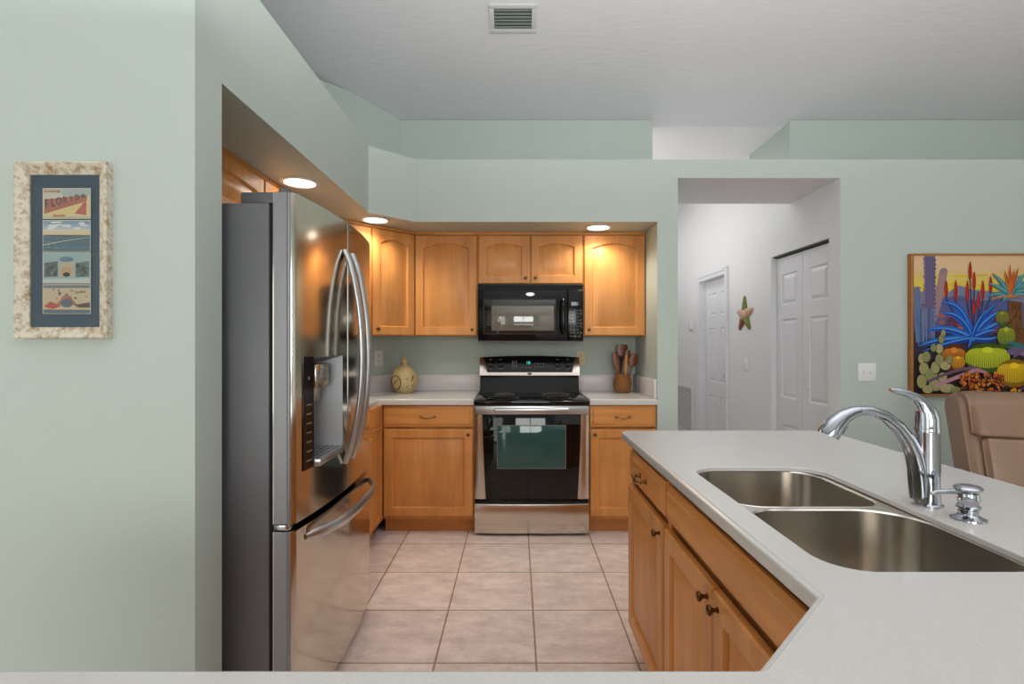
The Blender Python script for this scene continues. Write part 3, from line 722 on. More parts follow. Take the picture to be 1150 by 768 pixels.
for P, dc in ((A, (.71, 1.41)), (B, (.71, 1.03))):
    mb = MB(); dp_ = -.20
    mb.rings([[(x,y,zd-.002) for x,y in P], [(x,y,zd+dp_+.05) for x,y in inset(P,.006)], [(x,y,zd+dp_+.015) for x,y in inset(P,.018)], [(x,y,zd+dp_) for x,y in inset(P,.05)]], False, True)
    bo = WB(mb, 'bowl', M_steel2, r, smooth=50)
    mb = MB(); mb.lathe([(.056,.001),(.056,.003),(.044,.004),(.036,.001),(.012,.0012)], (dc[0], dc[1], zd+dp_), 'z', 28); WB(mb, 'drain', M_chrome, r, bo)
# faucet
FC = (.957, 1.204)
r = thing('faucet', (FC[0], FC[1], ZC), 'chrome pull-out kitchen faucet with lever, behind the sink', 'faucet')
mb = MB(); mb.lathe([(.0315,0),(.0315,.004),(.027,.007),(.0255,.03),(.025,.17),(.026,.180),(.0245,.184)], (.966, FC[1], ZC), 'z', 32)
WB(mb, 'body', M_chrome, r)
mb = MB(); mb.tube([(.962,FC[1],.952),(.947,FC[1],.955),(.945,FC[1],.985),(.942,FC[1],1.02),(.934,FC[1],1.052),(.920,FC[1],1.082),(.897,FC[1],1.113),(.866,FC[1],1.139),(.832,FC[1],1.151),(.805,FC[1],1.151)],
    [.010,.0215,.0210,.0205,.0195,.0175,.0155,.0135,.0122,.0120], 20); sp = WB(mb, 'spout', M_chrome, r)
mb = MB(); mb.tube([(.806,FC[1],1.151),(.790,FC[1],1.147),(.768,FC[1],1.136),(.748,FC[1],1.118),(.736,FC[1],1.100),(.732,FC[1],1.092)], [.0125,.0145,.0185,.0222,.0245,.0235], 20)
hd = WB(mb, 'spray_head', M_chrome, r)
mb = MB(); mb.tube([(.776,FC[1],1.118),(.769,FC[1],1.108),(.764,FC[1],1.098)], .0045, 8); WB(mb, 'spray_button', M_matb, r, hd)
mb = MB(); mb.tube([(.966,FC[1],1.112),(.966,FC[1],1.135),(.962,FC[1],1.152),(.952,FC[1],1.170),(.936,FC[1],1.184),(.914,FC[1],1.193),(.892,FC[1],1.198),(.878,FC[1],1.201)],
    [.0252,.0245,.0210,.0140,.0105,.0092,.0078,.004], 20, up=(0,0,1)); WB(mb, 'lever', M_chrome, r)
r = thing('soap_dispenser', (.976, 1.106, ZC), 'small chrome soap dispenser on the countertop right of the faucet', 'soap dispenser')
mb = MB(); mb.lathe([(.032,0),(.0315,.004),(.022,.008),(.018,.012),(.018,.022),(.0215,.025),(.0215,.029),(.018,.032),(.0195,.041),(.0215,.044),(.0195,.048),(.0185,.057)], (.976, 1.106, ZC), 'z', 32); WB(mb, 'body', M_chrome, r)
mb = MB(); mb.lathe([(.0165,.056),(.0185,.060),(.025,.064),(.026,.068),(.022,.072),(.008,.0745)], (.976, 1.106, ZC), 'z', 32); ph = WB(mb, 'pump_head', M_chrome, r)
mb = MB(); mb.tube([(.972,1.106,.989),(.935,1.106,.990),(.905,1.106,.989),(.897,1.106,.984)], [.0055,.005,.0045,.004], 10); WB(mb, 'nozzle', M_chrome, r, ph)

# ------------------------------------------------------------------ things on the back counter
jx, jy = -.868, 3.965
r = thing('cookie_jar', (jx, jy, ZC), 'cream stoneware jar with brown brush marks on the left counter', 'jar')
JP = [(.058,0),(.066,.006),(.086,.035),(.098,.075),(.100,.105),(.094,.140),(.080,.163),(.076,.168),(.070,.168),(.074,.155),(.088,.10),(.06,.012)]
mb = MB(); mb.lathe(JP, (0,0,0), 'z', 40, True, True)
def jr(z):
    for (r0,z0),(r1,z1) in zip(JP[:8], JP[1:8]):
        if z0 <= z <= z1: return r0+(r1-r0)*(z-z0)/(z1-z0)
    return .07
def js(pts, w):       # brush stroke on the jar: (angle from camera side, height)
    P = [((jr(z)+.0005)*math.sin(a), -(jr(z)+.0005)*math.cos(a), z) for a, z in pts]
    mb.tube(P, w, 8)
mb.mi = 1
js([(-.55+.50*math.cos(a), .082+.052*math.sin(a)) for a in [2*PI*k/24 for k in range(25)]], .0038)
js([(-.95,.055),(-.6,.08),(-.25,.108)], [.002,.0045,.003])
js([(.75,.085),(.88,.115),(.98,.140)], [.0015,.006,.003]); js([(.42,.045),(.45,.062)], .003); js([(.30,.105),(.45,.118)], .002)
js([(.80,.07),(.95,.05),(1.1,.085)], .0025); js([(.45,.10),(.50,.11)], .002)
mb.build('jar_body', [M_jar, M_brownp], r)
mb = MB(); mb.lathe([(.070,.150),(.081,.1695),(.078,.176),(.062,.194),(.040,.206),(.024,.212),(.022,.222),(.030,.232),(.028,.246),(.014,.264),(.004,.276)], (0,0,0), 'z', 36); mb.build('lid', M_jar, r)

ux, uy = .822, 3.97
r = thing('utensil_crock', (ux, uy, ZC), 'round brown woven-look crock holding utensils on the right counter', 'crock')
CP = [(.046,0),(.050,.004)]; 
for k in range(23):
    q = k/22; z = .006+.122*q; CP.append((.050+.020*math.sin(PI*min(1,q*.92+.06))**.8 + (.0030 if k % 2 else -.0012), z))
CP += [(.054,.133),(.058,.140),(.060,.146),(.054,.146),(.050,.136),(.058,.07),(.044,.010)]
mb = MB(); mb.lathe(CP, (0,0,0), 'z', 36); mb.build('crock_body', M_basket, r)
def utensil(name, label, base, top, head, m, w, L, th=.006, tw=0, up=(0,1,0)):
    p0, p1 = Vector(base), Vector(top); d = (p1-p0)
    n = 14; pts = []; rad = []
    for k in range(n+1):
        q = k/n; pts.append(p0+d*q); s_ = q*d.length
        h = (s_-(d.length-L))/L
        rr = .0058 if h < 0 else .0058+(w-.0058)*math.sin(min(1, h*head[0]+.0)*PI*head[1])**.7
        rad.append(max(rr, .004))
    mb = MB()
    pts2 = []
    # flattened head : tube with per-ring flattening
    t = d.normalized(); nr = Vector(up)-t*t.dot(Vector(up)); nr.normalize(); bt = t.cross(nr); Ls = []
    for p, rr in zip(pts, rad):
        fl = min(1, th/rr); Ls.append([tuple(p+nr*rr*fl*math.cos(a)+bt*rr*math.sin(a)) for a in [2*PI*k/12 for k in range(12)]])
    mb.rings(Ls); o = mb.build(name, m, None); tag(o, label, 'kitchen utensil', 'utensils in the crock'); return o
zb = ZC+.014
utensil('wooden_paddle', 'dark wooden paddle leaning left in the crock', (ux-.010, uy-.030, zb), (ux-.070, uy-.030, ZC+.318), (1, .92), M_dwood, .028, .17)
utensil('wooden_turner', 'largest dark wooden turner standing tallest in the crock', (ux-.008, uy+.030, zb), (ux+.006, uy+.044, ZC+.372), (1, .72), M_dwood, .046, .13)
utensil('wooden_spoon', 'light wooden spoon upright in the middle of the crock', (ux+.010, uy-.040, zb), (ux+.020, uy-.052, ZC+.295), (1, .95), M_lwood, .014, .15)
utensil('wooden_ladle', 'round dark wooden ladle leaning right in the crock', (ux+.028, uy-.014, zb), (ux+.088, uy-.020, ZC+.300), (1, .93), M_dwood, .036, .11)
utensil('black_spatula', 'slim black spatula between the wooden utensils in the crock', (ux-.026, uy+.004, zb), (ux-.020, uy+.006, ZC+.285), (1, .80), M_matb, .020, .12)
utensil('wooden_fork', 'dark wooden fork behind the light spoon in the crock', (ux+.016, uy+.008, zb), (ux+.046, uy+.014, ZC+.330), (1, .85), M_dwood, .024, .12)

# ------------------------------------------------------------------ outlets, switches, thermostat, vents
def plate(name, loc, rz, W, H, m, label, cat, kind):
    r = thing(name, loc, label, cat, rz)
    mb = MB(); mb.box(-W/2, W/2, -.006, 0, -H/2, H/2, .002); p = mb.build('plate', m, r)
    if kind == 'outlet':
        for s_ in (-1, 1):
            mb = MB(); mb.box(-.016, .016, -.0085, -.005, s_*.021-.014, s_*.021+.014, .003); f = mb.build('receptacle', m, r)
            mb = MB()
            for x in (-.006, .006): mb.box(x-.0015, x+.0015, -.0092, -.008, s_*.021-.002, s_*.021+.008)
            mb.lathe([(.0025,0),(.0025,-.0008)], (0, -.0084, s_*.021-.008), 'y', 10); mb.build('slots', M_slot, f)
    elif kind.startswith('toggle'):
        n = int(kind[-1])
        for i in range(n):
            x = (i-(n-1)/2)*.046
            mb = MB(); mb.box(x-.006, x+.006, -.0075, -.005, -.013, .013, .001); f = mb.build('toggle_slot', M_vent, r)
            mb = MB(); mb.box(x-.004, x+.004, -.017, -.006, .0, .010, .002); mb.build('toggle', m, f)
    elif kind == 'rocker':
        mb = MB(); mb.box(-.017, .017, -.009, -.005, -.034, .034, .002); mb.build('rocker', m, r)
    return r
plate('outlet', (-1.079, 4.004, 1.193), PI/4, .072, .118, M_plate, 'white electrical outlet on the angled wall left of the cookie jar', 'outlet', 'outlet')
plate('outlet', (.522, 4.14, 1.186), 0, .066, .118, M_beige, 'beige electrical outlet on the back wall right of the range console', 'outlet', 'outlet')
plate('light_switch', (2.387, YF, 1.113), 0, .122, .122, M_plate, 'white double toggle switch plate on the green wall left of the cactus painting', 'light switch', 'toggle2')
plate('light_switch', (XR, 4.92, 1.105), -PI/2, .12, .12, M_plate, 'white switch plate on the white hall wall below the starfish', 'light switch', 'rocker')
r = thing('thermostat', (XR, 6.47, 1.53), 'white thermostat on the hall wall left of the narrow door', 'thermostat', -PI/2)
mb = MB(); mb.box(-.075, .075, -.006, 0, -.055, .055, .002); mb.build('base_plate', M_trim, r)
mb = MB(); mb.box(-.03, .065, -.03, -.005, -.048, .048, .005); mb.build('cover', M_plate, r)
r = thing('return_vent', (XR, 6.74, .15), 'white slatted return air grille low on the hall wall', 'vent', -PI/2)
mb = MB(); w_, h_ = .34, .62
for a in ((-w_, -w_+.03, 0, h_), (w_-.03, w_, 0, h_), (-w_+.03, w_-.03, 0, .03), (-w_+.03, w_-.03, h_-.03, h_)): mb.box(a[0], a[1], -.014, 0, a[2], a[3])
mb.build('frame', M_trim, r)
mb = MB(); mb.box(-w_+.03, w_-.03, -.002, 0, .03, h_-.03); mb.build('backing', M_dgrey, r)
mb = MB()
for k in range(22):
    z = .036+.0255*k; mb.rings([[(x,-.003,z+.016),(x,-.012,z),(x,-.010,z),(x,-.001,z+.016)] for x in (-w_+.03, w_-.03)])
mb.build('louvres', M_vent, r)

sl = -math.atan(.25)
yv = 3.215
r = thing('ceiling_vent', (-.022, yv, cz(yv)), 'white framed supply vent with dark louvres in the ceiling', 'vent', rx=sl)
mb = MB(); w_, d_ = .148, .104
for a in ((-w_, w_, -d_, -d_+.028), (-w_, w_, d_-.028, d_), (-w_, -w_+.030, -d_+.028, d_-.028), (w_-.030, w_, -d_+.028, d_-.028)): mb.box(a[0], a[1], a[2], a[3], -.010, .0, .002)
mb.build('frame', M_vent, r)
mb = MB(); mb.box(-w_+.03, w_-.03, -d_+.028, d_-.028, -.001, 0); mb.build('backing', M_rub, r)
mb = MB()
for k in range(6):
    y = -d_+.036+.0245*k; mb.rings([[(x,y,-.002),(x,y+.010,-.010),(x,y+.0115,-.009),(x,y+.002,-.001)] for x in (-w_+.03, w_-.03)])
mb.build('louvres', M_vdark, r)

def can_light(x, y, label, pw):
    r = thing('recessed_light', (x, y, ZS), label, 'ceiling light', group='recessed lights in the soffit')
    mb = MB(); mb.lathe([(.076,-.001),(.096,-.001),(.097,-.004),(.093,-.007),(.078,-.008),(.076,-.005)], (0,0,0), 'z', 40, False, False); mb.build('trim_ring', M_trim, r)
    mb = MB(); mb.lathe([(.077,-.0012),(.077,-.004),(.06,-.007),(.02,-.0085)], (0,0,0), 'z', 32); mb.build('lens', M_lens, r)
    d = bpy.data.lights.new('can_lamp', 'SPOT'); d.energy = pw; d.color = (1, .92, .78); d.spot_size = math.radians(150); d.spot_blend = .7; d.shadow_soft_size = .06
    o = bpy.data.objects.new('can_lamp', d); COL.objects.link(o); o.location = (0, 0, -.02); o.parent = r
can_light(-1.113, 2.63, 'lit recessed downlight nearest the viewer, above the refrigerator', 20)
can_light(-.945, 3.43, 'lit recessed downlight above the angled corner cabinet', 20)
can_light(.583, 3.650, 'lit recessed downlight above the cabinet right of the microwave', 20)

# ------------------------------------------------------------------ pictures
class Paint:
    """flat coloured shapes, layered by tiny steps, in one mesh facing -Y"""
    def __init__(s, mapf, y): s.bm = bmesh.new(); s.cl = s.bm.loops.layers.float_color.new('Col'); s.m = mapf; s.y = y; s.k = 0; s.sat = 1; s.gain = 1
    def poly(s, pts, c):
        s.k += 1; y = s.y-.00003*s.k
        vs = [s.bm.verts.new((s.m(*p)[0], y, s.m(*p)[1])) for p in pts]
        f = s.bm.faces.new(vs); c = s.tone(c)
        for l in f.loops: l[s.cl] = c
        f.normal_update()
        if f.normal.y > 0: f.normal_flip()
    def strip(s, L, R, c):
        s.k += 1; y = s.y-.00003*s.k; c = s.tone(c)
        A_ = [s.bm.verts.new((s.m(*p)[0], y, s.m(*p)[1])) for p in L]; B_ = [s.bm.verts.new((s.m(*p)[0], y, s.m(*p)[1])) for p in R]
        for i in range(len(A_)-1):
            try: f = s.bm.faces.new([A_[i], B_[i], B_[i+1], A_[i+1]])
            except ValueError: continue
            for l in f.loops: l[s.cl] = c
    def tone(s, c):
        m = sum(c)/3; return lin(*[max(0, min(255, (m+(v-m)*s.sat)*s.gain)) for v in c])
    def ell(s, cx, cy_, rx, ry, c, n=20, rot=0):
        cr, sr = math.cos(rot), math.sin(rot)
        s.poly([(cx+rx*math.cos(a)*cr-ry*math.sin(a)*sr, cy_+rx*math.cos(a)*sr+ry*math.sin(a)*cr) for a in [2*PI*k/n for k in range(n)]], c)
    def stroke(s, pts, w0, c, w1=None, wm=None, n=12):
        w1 = w0 if w1 is None else w1; wm = (w0+w1)/2 if wm is None else wm
        P = [Vector(p) for p in pts]
        if len(P) == 3: C = [P[0]*(1-t)**2+P[1]*2*t*(1-t)+P[2]*t*t for t in [k/n for k in range(n+1)]]
        else: C = P
        m_ = len(C)-1; L = []; R = []
        for i, p in enumerate(C):
            t = (C[min(i+1,m_)]-C[max(i-1,0)]).normalized(); q = i/m_; nn = Vector((-t.y, t.x))
            w_ = w0*(1-q)*(1-2*q)+wm*4*q*(1-q)+w1*q*(2*q-1); L.append(tuple(p+nn*w_/2)); R.append(tuple(p-nn*w_/2))
        s.strip(L, R, c)
    def build(s, name, parent, root):
        bmesh.ops.translate(s.bm, vec=-Vector(root.location), verts=s.bm.verts)
        for f in s.bm.faces:
            f.normal_update()
            if f.normal.y > 0: f.normal_flip()
        me = bpy.data.meshes.new(name); s.bm.to_mesh(me); s.bm.free(); me.materials.append(M_paint)
        o = bpy.data.objects.new(name, me); COL.objects.link(o); o.parent = parent; return o
# cactus painting on the right wall
YP = 3.468
def mp_(cx, cy_):
    px, py = 1020+cx/4.515, 280+cy_/4.515; return ((px-580)*YP/575, 1.31-(py-385.5)*YP/575)
PW = 900
x0, z1 = mp_(8, 22); x1, z0 = mp_(PW+14, 742)
r = thing('painting', ((x0+x1)/2, YF, z0), 'colourful desert cactus painting in a thin ochre wooden frame on the right wall', 'painting')
mb = MB(); fw = .017
mb.box(x0, x0+fw, YP-.012, YF, z0, z1, .003); mb.box(x1-fw, x1, YP-.012, YF, z0, z1, .003); mb.box(x0+fw, x1-fw, YP-.012, YF, z1-.012, z1, .002); mb.box(x0+fw, x1-fw, YP-.012, YF, z0, z0+.012, .002)
WB(mb, 'frame', M_gold2, r)
p = Paint(mp_, YP); p.sat = 1.2; p.gain = .88; rnd = random.Random(3)
for k in range(12):
    y0 = 30+16*k; q = k/11; c = (int(242-8*q), int(208+6*max(0,(q-.3))*1.2), int(172-110*max(0,q-.35)*1.4))
    p.poly([(28,y0),(PW,y0),(PW,y0+17 if k < 11 else 280),(28,y0+17 if k < 11 else 280)], c)
for k in range(26):
    a = rnd.uniform(40,860); y0 = rnd.uniform(130,215); p.ell(a, y0, rnd.uniform(20,60), rnd.uniform(3,7), rnd.choice([(226,206,78),(232,196,110),(214,196,60)]), 12)
p.poly([(28,225),(100,205),(180,235),(255,182),(330,205),(420,212),(500,240),(600,222),(720,190),(PW,240),(PW,735),(28,735)], (134,138,166))
p.poly([(28,290),(150,250),(260,235),(350,262),(470,250),(620,280),(PW,262),(PW,735),(28,735)], (98,102,148))
p.poly([(28,420),(200,380),(420,400),(PW,400),(PW,735),(28,735)], (58,52,70))
p.poly([(28,560),(PW,500),(PW,735),(28,735)], (48,36,34))
# columnar cacti
def column(pts, w0, w1, c, hi):
    p.stroke(pts, w0, c, w1)
    for s_ in (-.3, 0, .3):
        p.stroke([(x+s_*w0*.9, y) for x, y in pts], w0*.12, hi, w1*.12)
column([(40,190),(52,320),(60,470)], 38, 44, (128,134,160), (100,116,150))
column([(178,108),(165,220),(120,360)], 40, 46, (158,138,146), (190,150,140)); p.ell(180,110,19,16,(158,138,146))
column([(108,34),(110,220),(100,450)], 56, 50, (126,110,138), (98,98,136))
for k in range(16): p.ell(82+rnd.uniform(-3,3), 50+k*22, 6, 8, (146,120,136), 8); p.ell(134+rnd.uniform(-3,3), 55+k*22, 6, 8, (104,96,130), 8)
for k in range(7): p.stroke([(48+14*k,300),(46+14*k,380),(52+13*k,490)], 7, rnd.choice([(92,128,176),(120,150,180),(70,100,150)]), 6)
# rocks
for k in range(46):
    a = rnd.uniform(160,480); y0 = rnd.uniform(325,420); p.ell(a, y0, rnd.uniform(10,22), rnd.uniform(9,18), rnd.choice([(150,74,72),(124,58,70),(172,100,90),(104,60,84)]), 10)
# red-hot flower spikes
for fx, ft, fb in ((190,158,240),(238,155,255),(297,158,262),(311,62,150),(331,112,200),(375,158,252),(415,136,216),(353,215,298),(330,250,332)):
    p.stroke([(fx,fb-6),(fx+4,fb+60),(322,430)], 6, (66,64,100), 6)
    p.stroke([(fx+1,ft),(fx,(ft+fb)/2),(fx,fb)], 3, (150,34,30), 12, 17); p.stroke([(fx-2,ft+16),(fx-3,(ft+fb)/2),(fx-3,fb-6)], 2, (196,62,44), 4, 6)
# blue agave
bl = [(24,78,164),(40,104,196),(18,60,140)]
for tip, ctl, w_ in (((165,272),(280,260),34),((162,326),(270,310),34),((82,412),(200,380),36),((50,492),(150,450),36),((62,520),(200,470),26),((452,268),(380,320),30),((500,300),(400,330),34),((505,360),(420,380),32),((446,410),(400,410),30),((458,436),(420,470),26),((410,300),(350,340),24),((300,500),(310,480),20)):
    base = (320, 452); p.stroke([base, ctl, tip], w_*.8, bl[1 if w_ > 30 else 0], 2, w_)
    p.stroke([(base[0],base[1]-4), (ctl[0],ctl[1]-5), tip], w_*.2, (96,156,224), 1, w_*.3); p.stroke([(base[0],base[1]+5), (ctl[0]+2,ctl[1]+9), tip], w_*.15, bl[2], 1, w_*.22)
p.ell(320,455,16,10,(70,140,210))
# tree aloe at the right
p.stroke([(540,265),(530,360),(548,490)], 66, (112,74,42), 84)
for k in range(60): a = rnd.uniform(505,580); y0 = rnd.uniform(270,480); p.stroke([(a,y0),(a+rnd.uniform(-8,8),y0+28)], 4, rnd.choice([(146,100,60),(74,46,26),(120,80,36)]), 3)
for tip in ((420,122),(400,175),(392,240),(415,262),(470,270),(590,120),(640,150),(660,200),(650,245),(585,160),(560,130)):
    ctl = ((515+tip[0])/2, (235+tip[1])/2-22); p.stroke([(515,236), ctl, tip], 24, (70,132,140), 2, 22); p.stroke([(515,234), (ctl[0],ctl[1]-3), tip], 6, (132,182,176), 1, 6)
for tip in ((485,110),(510,75),(530,105),(552,95)): p.stroke([(512,225), ((512+tip[0])/2,170), tip], 10, (206,116,44), 2, 15); p.stroke([(514,222), ((514+tip[0])/2+3,170), tip], 4, (150,52,34), 1, 5)
p.ell(515,238,22,8,(196,120,50)); p.stroke([(420,250),(500,232),(590,240)], 8, (214,120,40), 3)
# barrel cacti
def barrel(cx, cy_, rx, ry, dark, light, n=9):
    p.ell(cx, cy_, rx, ry, dark, 28)
    for k in range(-n, n+1):
        q = k/(n+.6); p.stroke([(cx+q*rx*.12, cy_-ry*.62), (cx+q*rx*1.15, cy_-ry*.75), (cx+q*rx*.95, cy_+ry*.62*math.sqrt(max(0,1-q*q*.9))+2)], rx*.03, light, rx*.05, rx*.085)
    p.ell(cx, cy_-ry*.55, rx*.26, ry*.2, tuple(min(255,int(c*1.15)) for c in light))
barrel(490,440,46,62,(70,92,34),(164,170,62),6); barrel(470,345,34,40,(90,96,40),(150,150,70),5)
barrel(225,550,66,72,(96,46,28),(204,132,58),7); barrel(246,572,36,42,(160,100,22),(228,176,60),5)
barrel(395,552,116,76,(62,88,22),(190,196,58),10); barrel(528,628,90,72,(140,104,18),(220,186,44),9)
barrel(720,600,110,80,(70,90,30),(180,180,60),9)
for tip in ((480,470),(490,500),(600,440),(640,470),(650,520),(520,555)): p.stroke([(590,500), ((590+tip[0])/2,(500+tip[1])/2-12), tip], 20, (66,118,120), 2, 18)
p.ell(540,518,50,20,(118,96,130)); p.ell(600,530,40,18,(140,112,150))
# prickly pear pads
for a, y0, rx, ry in ((60,555,16,24),(85,545,20,26),(72,605,24,30),(110,640,30,36),(130,600,22,30),(150,560,20,28),(150,505,18,24),(160,455,14,22),(170,425,11,16),(120,500,14,20),(180,590,26,22),(200,560,16,20),(130,690,34,28),(60,670,24,34),(190,705,40,22),(230,712,26,16),(90,710,26,20),(165,650,22,24)):
    p.ell(a, y0, rx+2, ry+2, (92,96,64)); p.ell(a-1, y0-2, rx, ry, rnd.choice([(170,166,118),(150,152,104),(184,174,130)]))
    for k in range(4): p.ell(a+rnd.uniform(-.5,.5)*rx, y0+rnd.uniform(-.5,.5)*ry, 1.6, 1.6, (96,90,60), 6)
# branches and beads
p.stroke([(90,670),(240,600),(330,600)], 14, (120,92,110), 16); p.stroke([(120,695),(250,640),(330,615)], 16, (200,150,160), 24, 20); p.stroke([(330,612),(380,612),(410,650)], 22, (190,136,150), 10)
for k in range(130):
    a = rnd.uniform(250,470); y0 = rnd.uniform(628,724); q = rnd.choice([(140,64,22),(176,92,30),(206,130,46),(96,42,18),(160,52,24)]); rr = rnd.uniform(6,11)
    p.ell(a, y0, rr, rr, q, 10); p.ell(a-2, y0-2, rr*.3, rr*.3, (236,190,110), 6)
for k in range(26): p.ell(rnd.uniform(480,880), rnd.uniform(690,726), rnd.uniform(6,14), rnd.uniform(5,9), rnd.choice([(86,80,150),(190,80,40),(220,150,40),(80,50,60)]), 10)
p.build('canvas', r, r)
mb = MB(); mb.box(x0+.01, x1-.01, YP+.002, YP+.006, z0+.006, z1-.006); WB(mb, 'backing', M_slot, r)

# framed postcards on the left wall
YA = 1.4905
def mq(px, py): return ((px-580)*YA/575, 1.31-(py-385.5)*YA/575)
YO = 1.468; X0_, X1_ = (14-580)*YO/575, (118.5-580)*YO/575; Z1_, Z0_ = 1.31+(385.5-181)*YO/575, 1.31+(385.5-380)*YO/575
r = thing('picture_frame', ((X0_+X1_)/2, 1.494, Z0_), 'narrow frame of distressed cream wood holding four vintage postcards on the left wall', 'picture frame')
mb = MB(); ix, iz = .032, .033
def fl(x0, x1, z0, z1, y): return [(x0,y,z0),(x1,y,z0),(x1,y,z1),(x0,y,z1)]
mb.rings([fl(X0_,X1_,Z0_,Z1_,1.494), fl(X0_,X1_,Z0_,Z1_,YO+.003), fl(X0_+.004,X1_-.004,Z0_+.004,Z1_-.004,YO), fl(X0_+ix,X1_-ix,Z0_+iz,Z1_-iz,YO+.018), fl(X0_+ix,X1_-ix,Z0_+iz,Z1_-iz,1.492)], False, False)
WB(mb, 'frame', M_frame, r, smooth=0)
p = Paint(lambda a, b: (a, b), YA)
ax0, ax1, az0, az1 = X0_+ix, X1_-ix, Z0_+iz, Z1_-iz
p.poly([(ax0,az0),(ax1,az0),(ax1,az1),(ax0,az1)], (58,76,90))
rnd = random.Random(5)
for k in range(90): p.ell(rnd.uniform(ax0+.01,ax1-.01), rnd.uniform(az0+.006,az1-.006), rnd.uniform(.003,.010), rnd.uniform(.001,.003), rnd.choice([(66,88,110),(50,68,90),(72,96,112)]), 8, rnd.uniform(-.4,.4))
p.build('mat_board', r, r)
YA2 = YA-.0032
def card(ya, yb, fn):
    p = Paint(mq, YA2); p.sat = .72; p.gain = .92
    p.poly([(49,ya),(103,ya),(103,yb),(49,yb)], (222,210,178)); fn(p, ya, yb); p.build('postcard', r, r)
def c1(p, a, b):
    p.poly([(49.8,a+.8),(102.2,a+.8),(102.2,b-.8),(49.8,b-.8)], (226,206,150)); p.poly([(49.8,a+.8),(85,a+.8),(64,b-14),(49.8,b-12)], (206,206,178)); p.poly([(70,a+.8),(102.2,a+.8),(102.2,a+9),(72,a+9)], (170,190,184))
    p.poly([(51,b-4),(100,a+15),(102,b-5)], (232,206,120)); p.poly([(85,b-6),(95,a+16),(98,a+16),(98,b-4)], (206,96,84))
    xs = 51.5
    for i in range(7):
        wd = 5.6; t0 = a+13-i*.75; b0 = b-6.5-i*2.0
        p.poly([(xs-.6,t0-.6),(xs+wd+.6,t0-.9),(xs+wd+.6,b0-1),(xs-.6,b0+1)], (196,112,84)); xs += wd+1.2
    p.poly([(49.8,b-3),(102.2,b-3),(102.2,b-.8),(49.8,b-.8)], (196,196,160))
def c2(p, a, b):
    for k in range(6): p.poly([(49.8,a+1+3*k),(102.2,a+1+3*k),(102.2,a+4.2+3*k),(49.8,a+4.2+3*k)], [(120,160,190),(140,172,196),(176,192,196),(214,206,180),(228,204,150),(220,196,140)][k])
    for k in range(12): p.ell(rnd.uniform(56,100), a+rnd.uniform(2,10), rnd.uniform(3,6), rnd.uniform(.8,1.8), (222,226,226), 12)
    p.poly([(49.8,a+17),(102.2,a+17),(102.2,b-.5),(49.8,b-.5)], (84,118,134)); p.poly([(49.8,a+16.6),(102.2,a+17),(80,a+18.4),(56,a+17.8)], (92,84,74))
    p.stroke([(49.8,a+28),(75,a+23),(101,a+19.5)], 1.4, (196,190,170), .5); p.stroke([(49.8,a+29),(75,a+24.2),(101,a+20.2)], .7, (58,58,56), .3)
    for k in range(14): p.ell(rnd.uniform(52,100), rnd.uniform(a+24,b-2), rnd.uniform(3,7), .35, (110,144,156), 8)
def c3(p, a, b):
    p.poly([(49.8,a+.5),(102.2,a+.5),(102.2,b-1),(49.8,b-1)], (150,184,186))
    for x0, x1, c in ((51,66,(96,112,110)),(68,84,(196,176,140)),(86,101,(104,124,120))): p.poly([(x0,a+12),(x1,a+10),(x1,b-8),(x0,b-7)], c)
    for k in range(26): x = rnd.choice([rnd.uniform(52,65), rnd.uniform(87,100)]); p.ell(x, rnd.uniform(a+14,b-9), rnd.uniform(1,2.6), rnd.uniform(1,2.6), rnd.choice([(70,84,80),(120,140,134),(84,100,88)]), 8)
    p.ell(76,b-14,6,5,(206,160,104)); p.ell(76,b-10,4,2.5,(60,60,58)); p.ell(76,a+8,8,3,(90,140,160)); p.poly([(50,b-5),(102,b-6),(102,b-1),(50,b-1)], (186,204,196))
def c4(p, a, b):
    p.poly([(49.8,a+.8),(102.2,a+.8),(102.2,b-.5),(49.8,b-.5)], (206,186,144)); p.poly([(49.8,a+.8),(102.2,a+.8),(102.2,a+4),(49.8,a+4)], (110,130,140))
    p.poly([(64,b-10),(76,a+9),(88,b-10)], (196,110,80)); p.ell(76,b-12,7,5,(92,112,128)); p.poly([(50,b-8),(58,b-14),(70,b-9),(58,b-4)], (206,82,60)); p.poly([(84,b-10),(102,b-13),(102,b-7),(90,b-7)], (110,78,60))
    p.stroke([(50,b-8),(60,b-3),(76,b-7)], .8, (230,200,110)); p.stroke([(76,b-7),(90,b-5),(102,b-6)], .8, (230,200,110)); p.poly([(49.8,b-5),(102.2,b-4.5),(102.2,b-.5),(49.8,b-.5)], (92,118,136))
    for k in range(18): p.ell(rnd.uniform(56,98), rnd.uniform(a+6,a+16), rnd.uniform(.6,1.6), rnd.uniform(.5,1.2), rnd.choice([(70,60,60),(190,90,60),(222,196,120),(90,110,120)]), 8)
card(211.6, 246, c1); card(247.4, 282.6, c2); card(283.4, 318.5, c3); card(319.5, 352.5, c4)
cards = [o for o in r.children if o.name.startswith('postcard')]
def ptxt(s_, px, py, size, m, rot=0, sx=1, sy=1, par=None):
    x, z = mq(px, py)
    text_mesh(s_, size, Matrix.Translation((x, YA2-.0022, z)) @ FB(0,0,0) @ Matrix.Rotation(rot, 4, 'Z') @ Matrix.Diagonal((sx, sy, 1, 1)), m, 'lettering', par, r.location, .0001)
M_red = mat('red_card_ink', lin(176, 66, 54), .5); M_ink = mat('blue_grey_card_ink', lin(62, 74, 84), .5)
ptxt('Greetings', 60, 215, .0125, M_red, .03, 1, 1, cards[0]); ptxt('Florida', 68, 242.6, .0125, M_red, .05, 1, 1, cards[0])
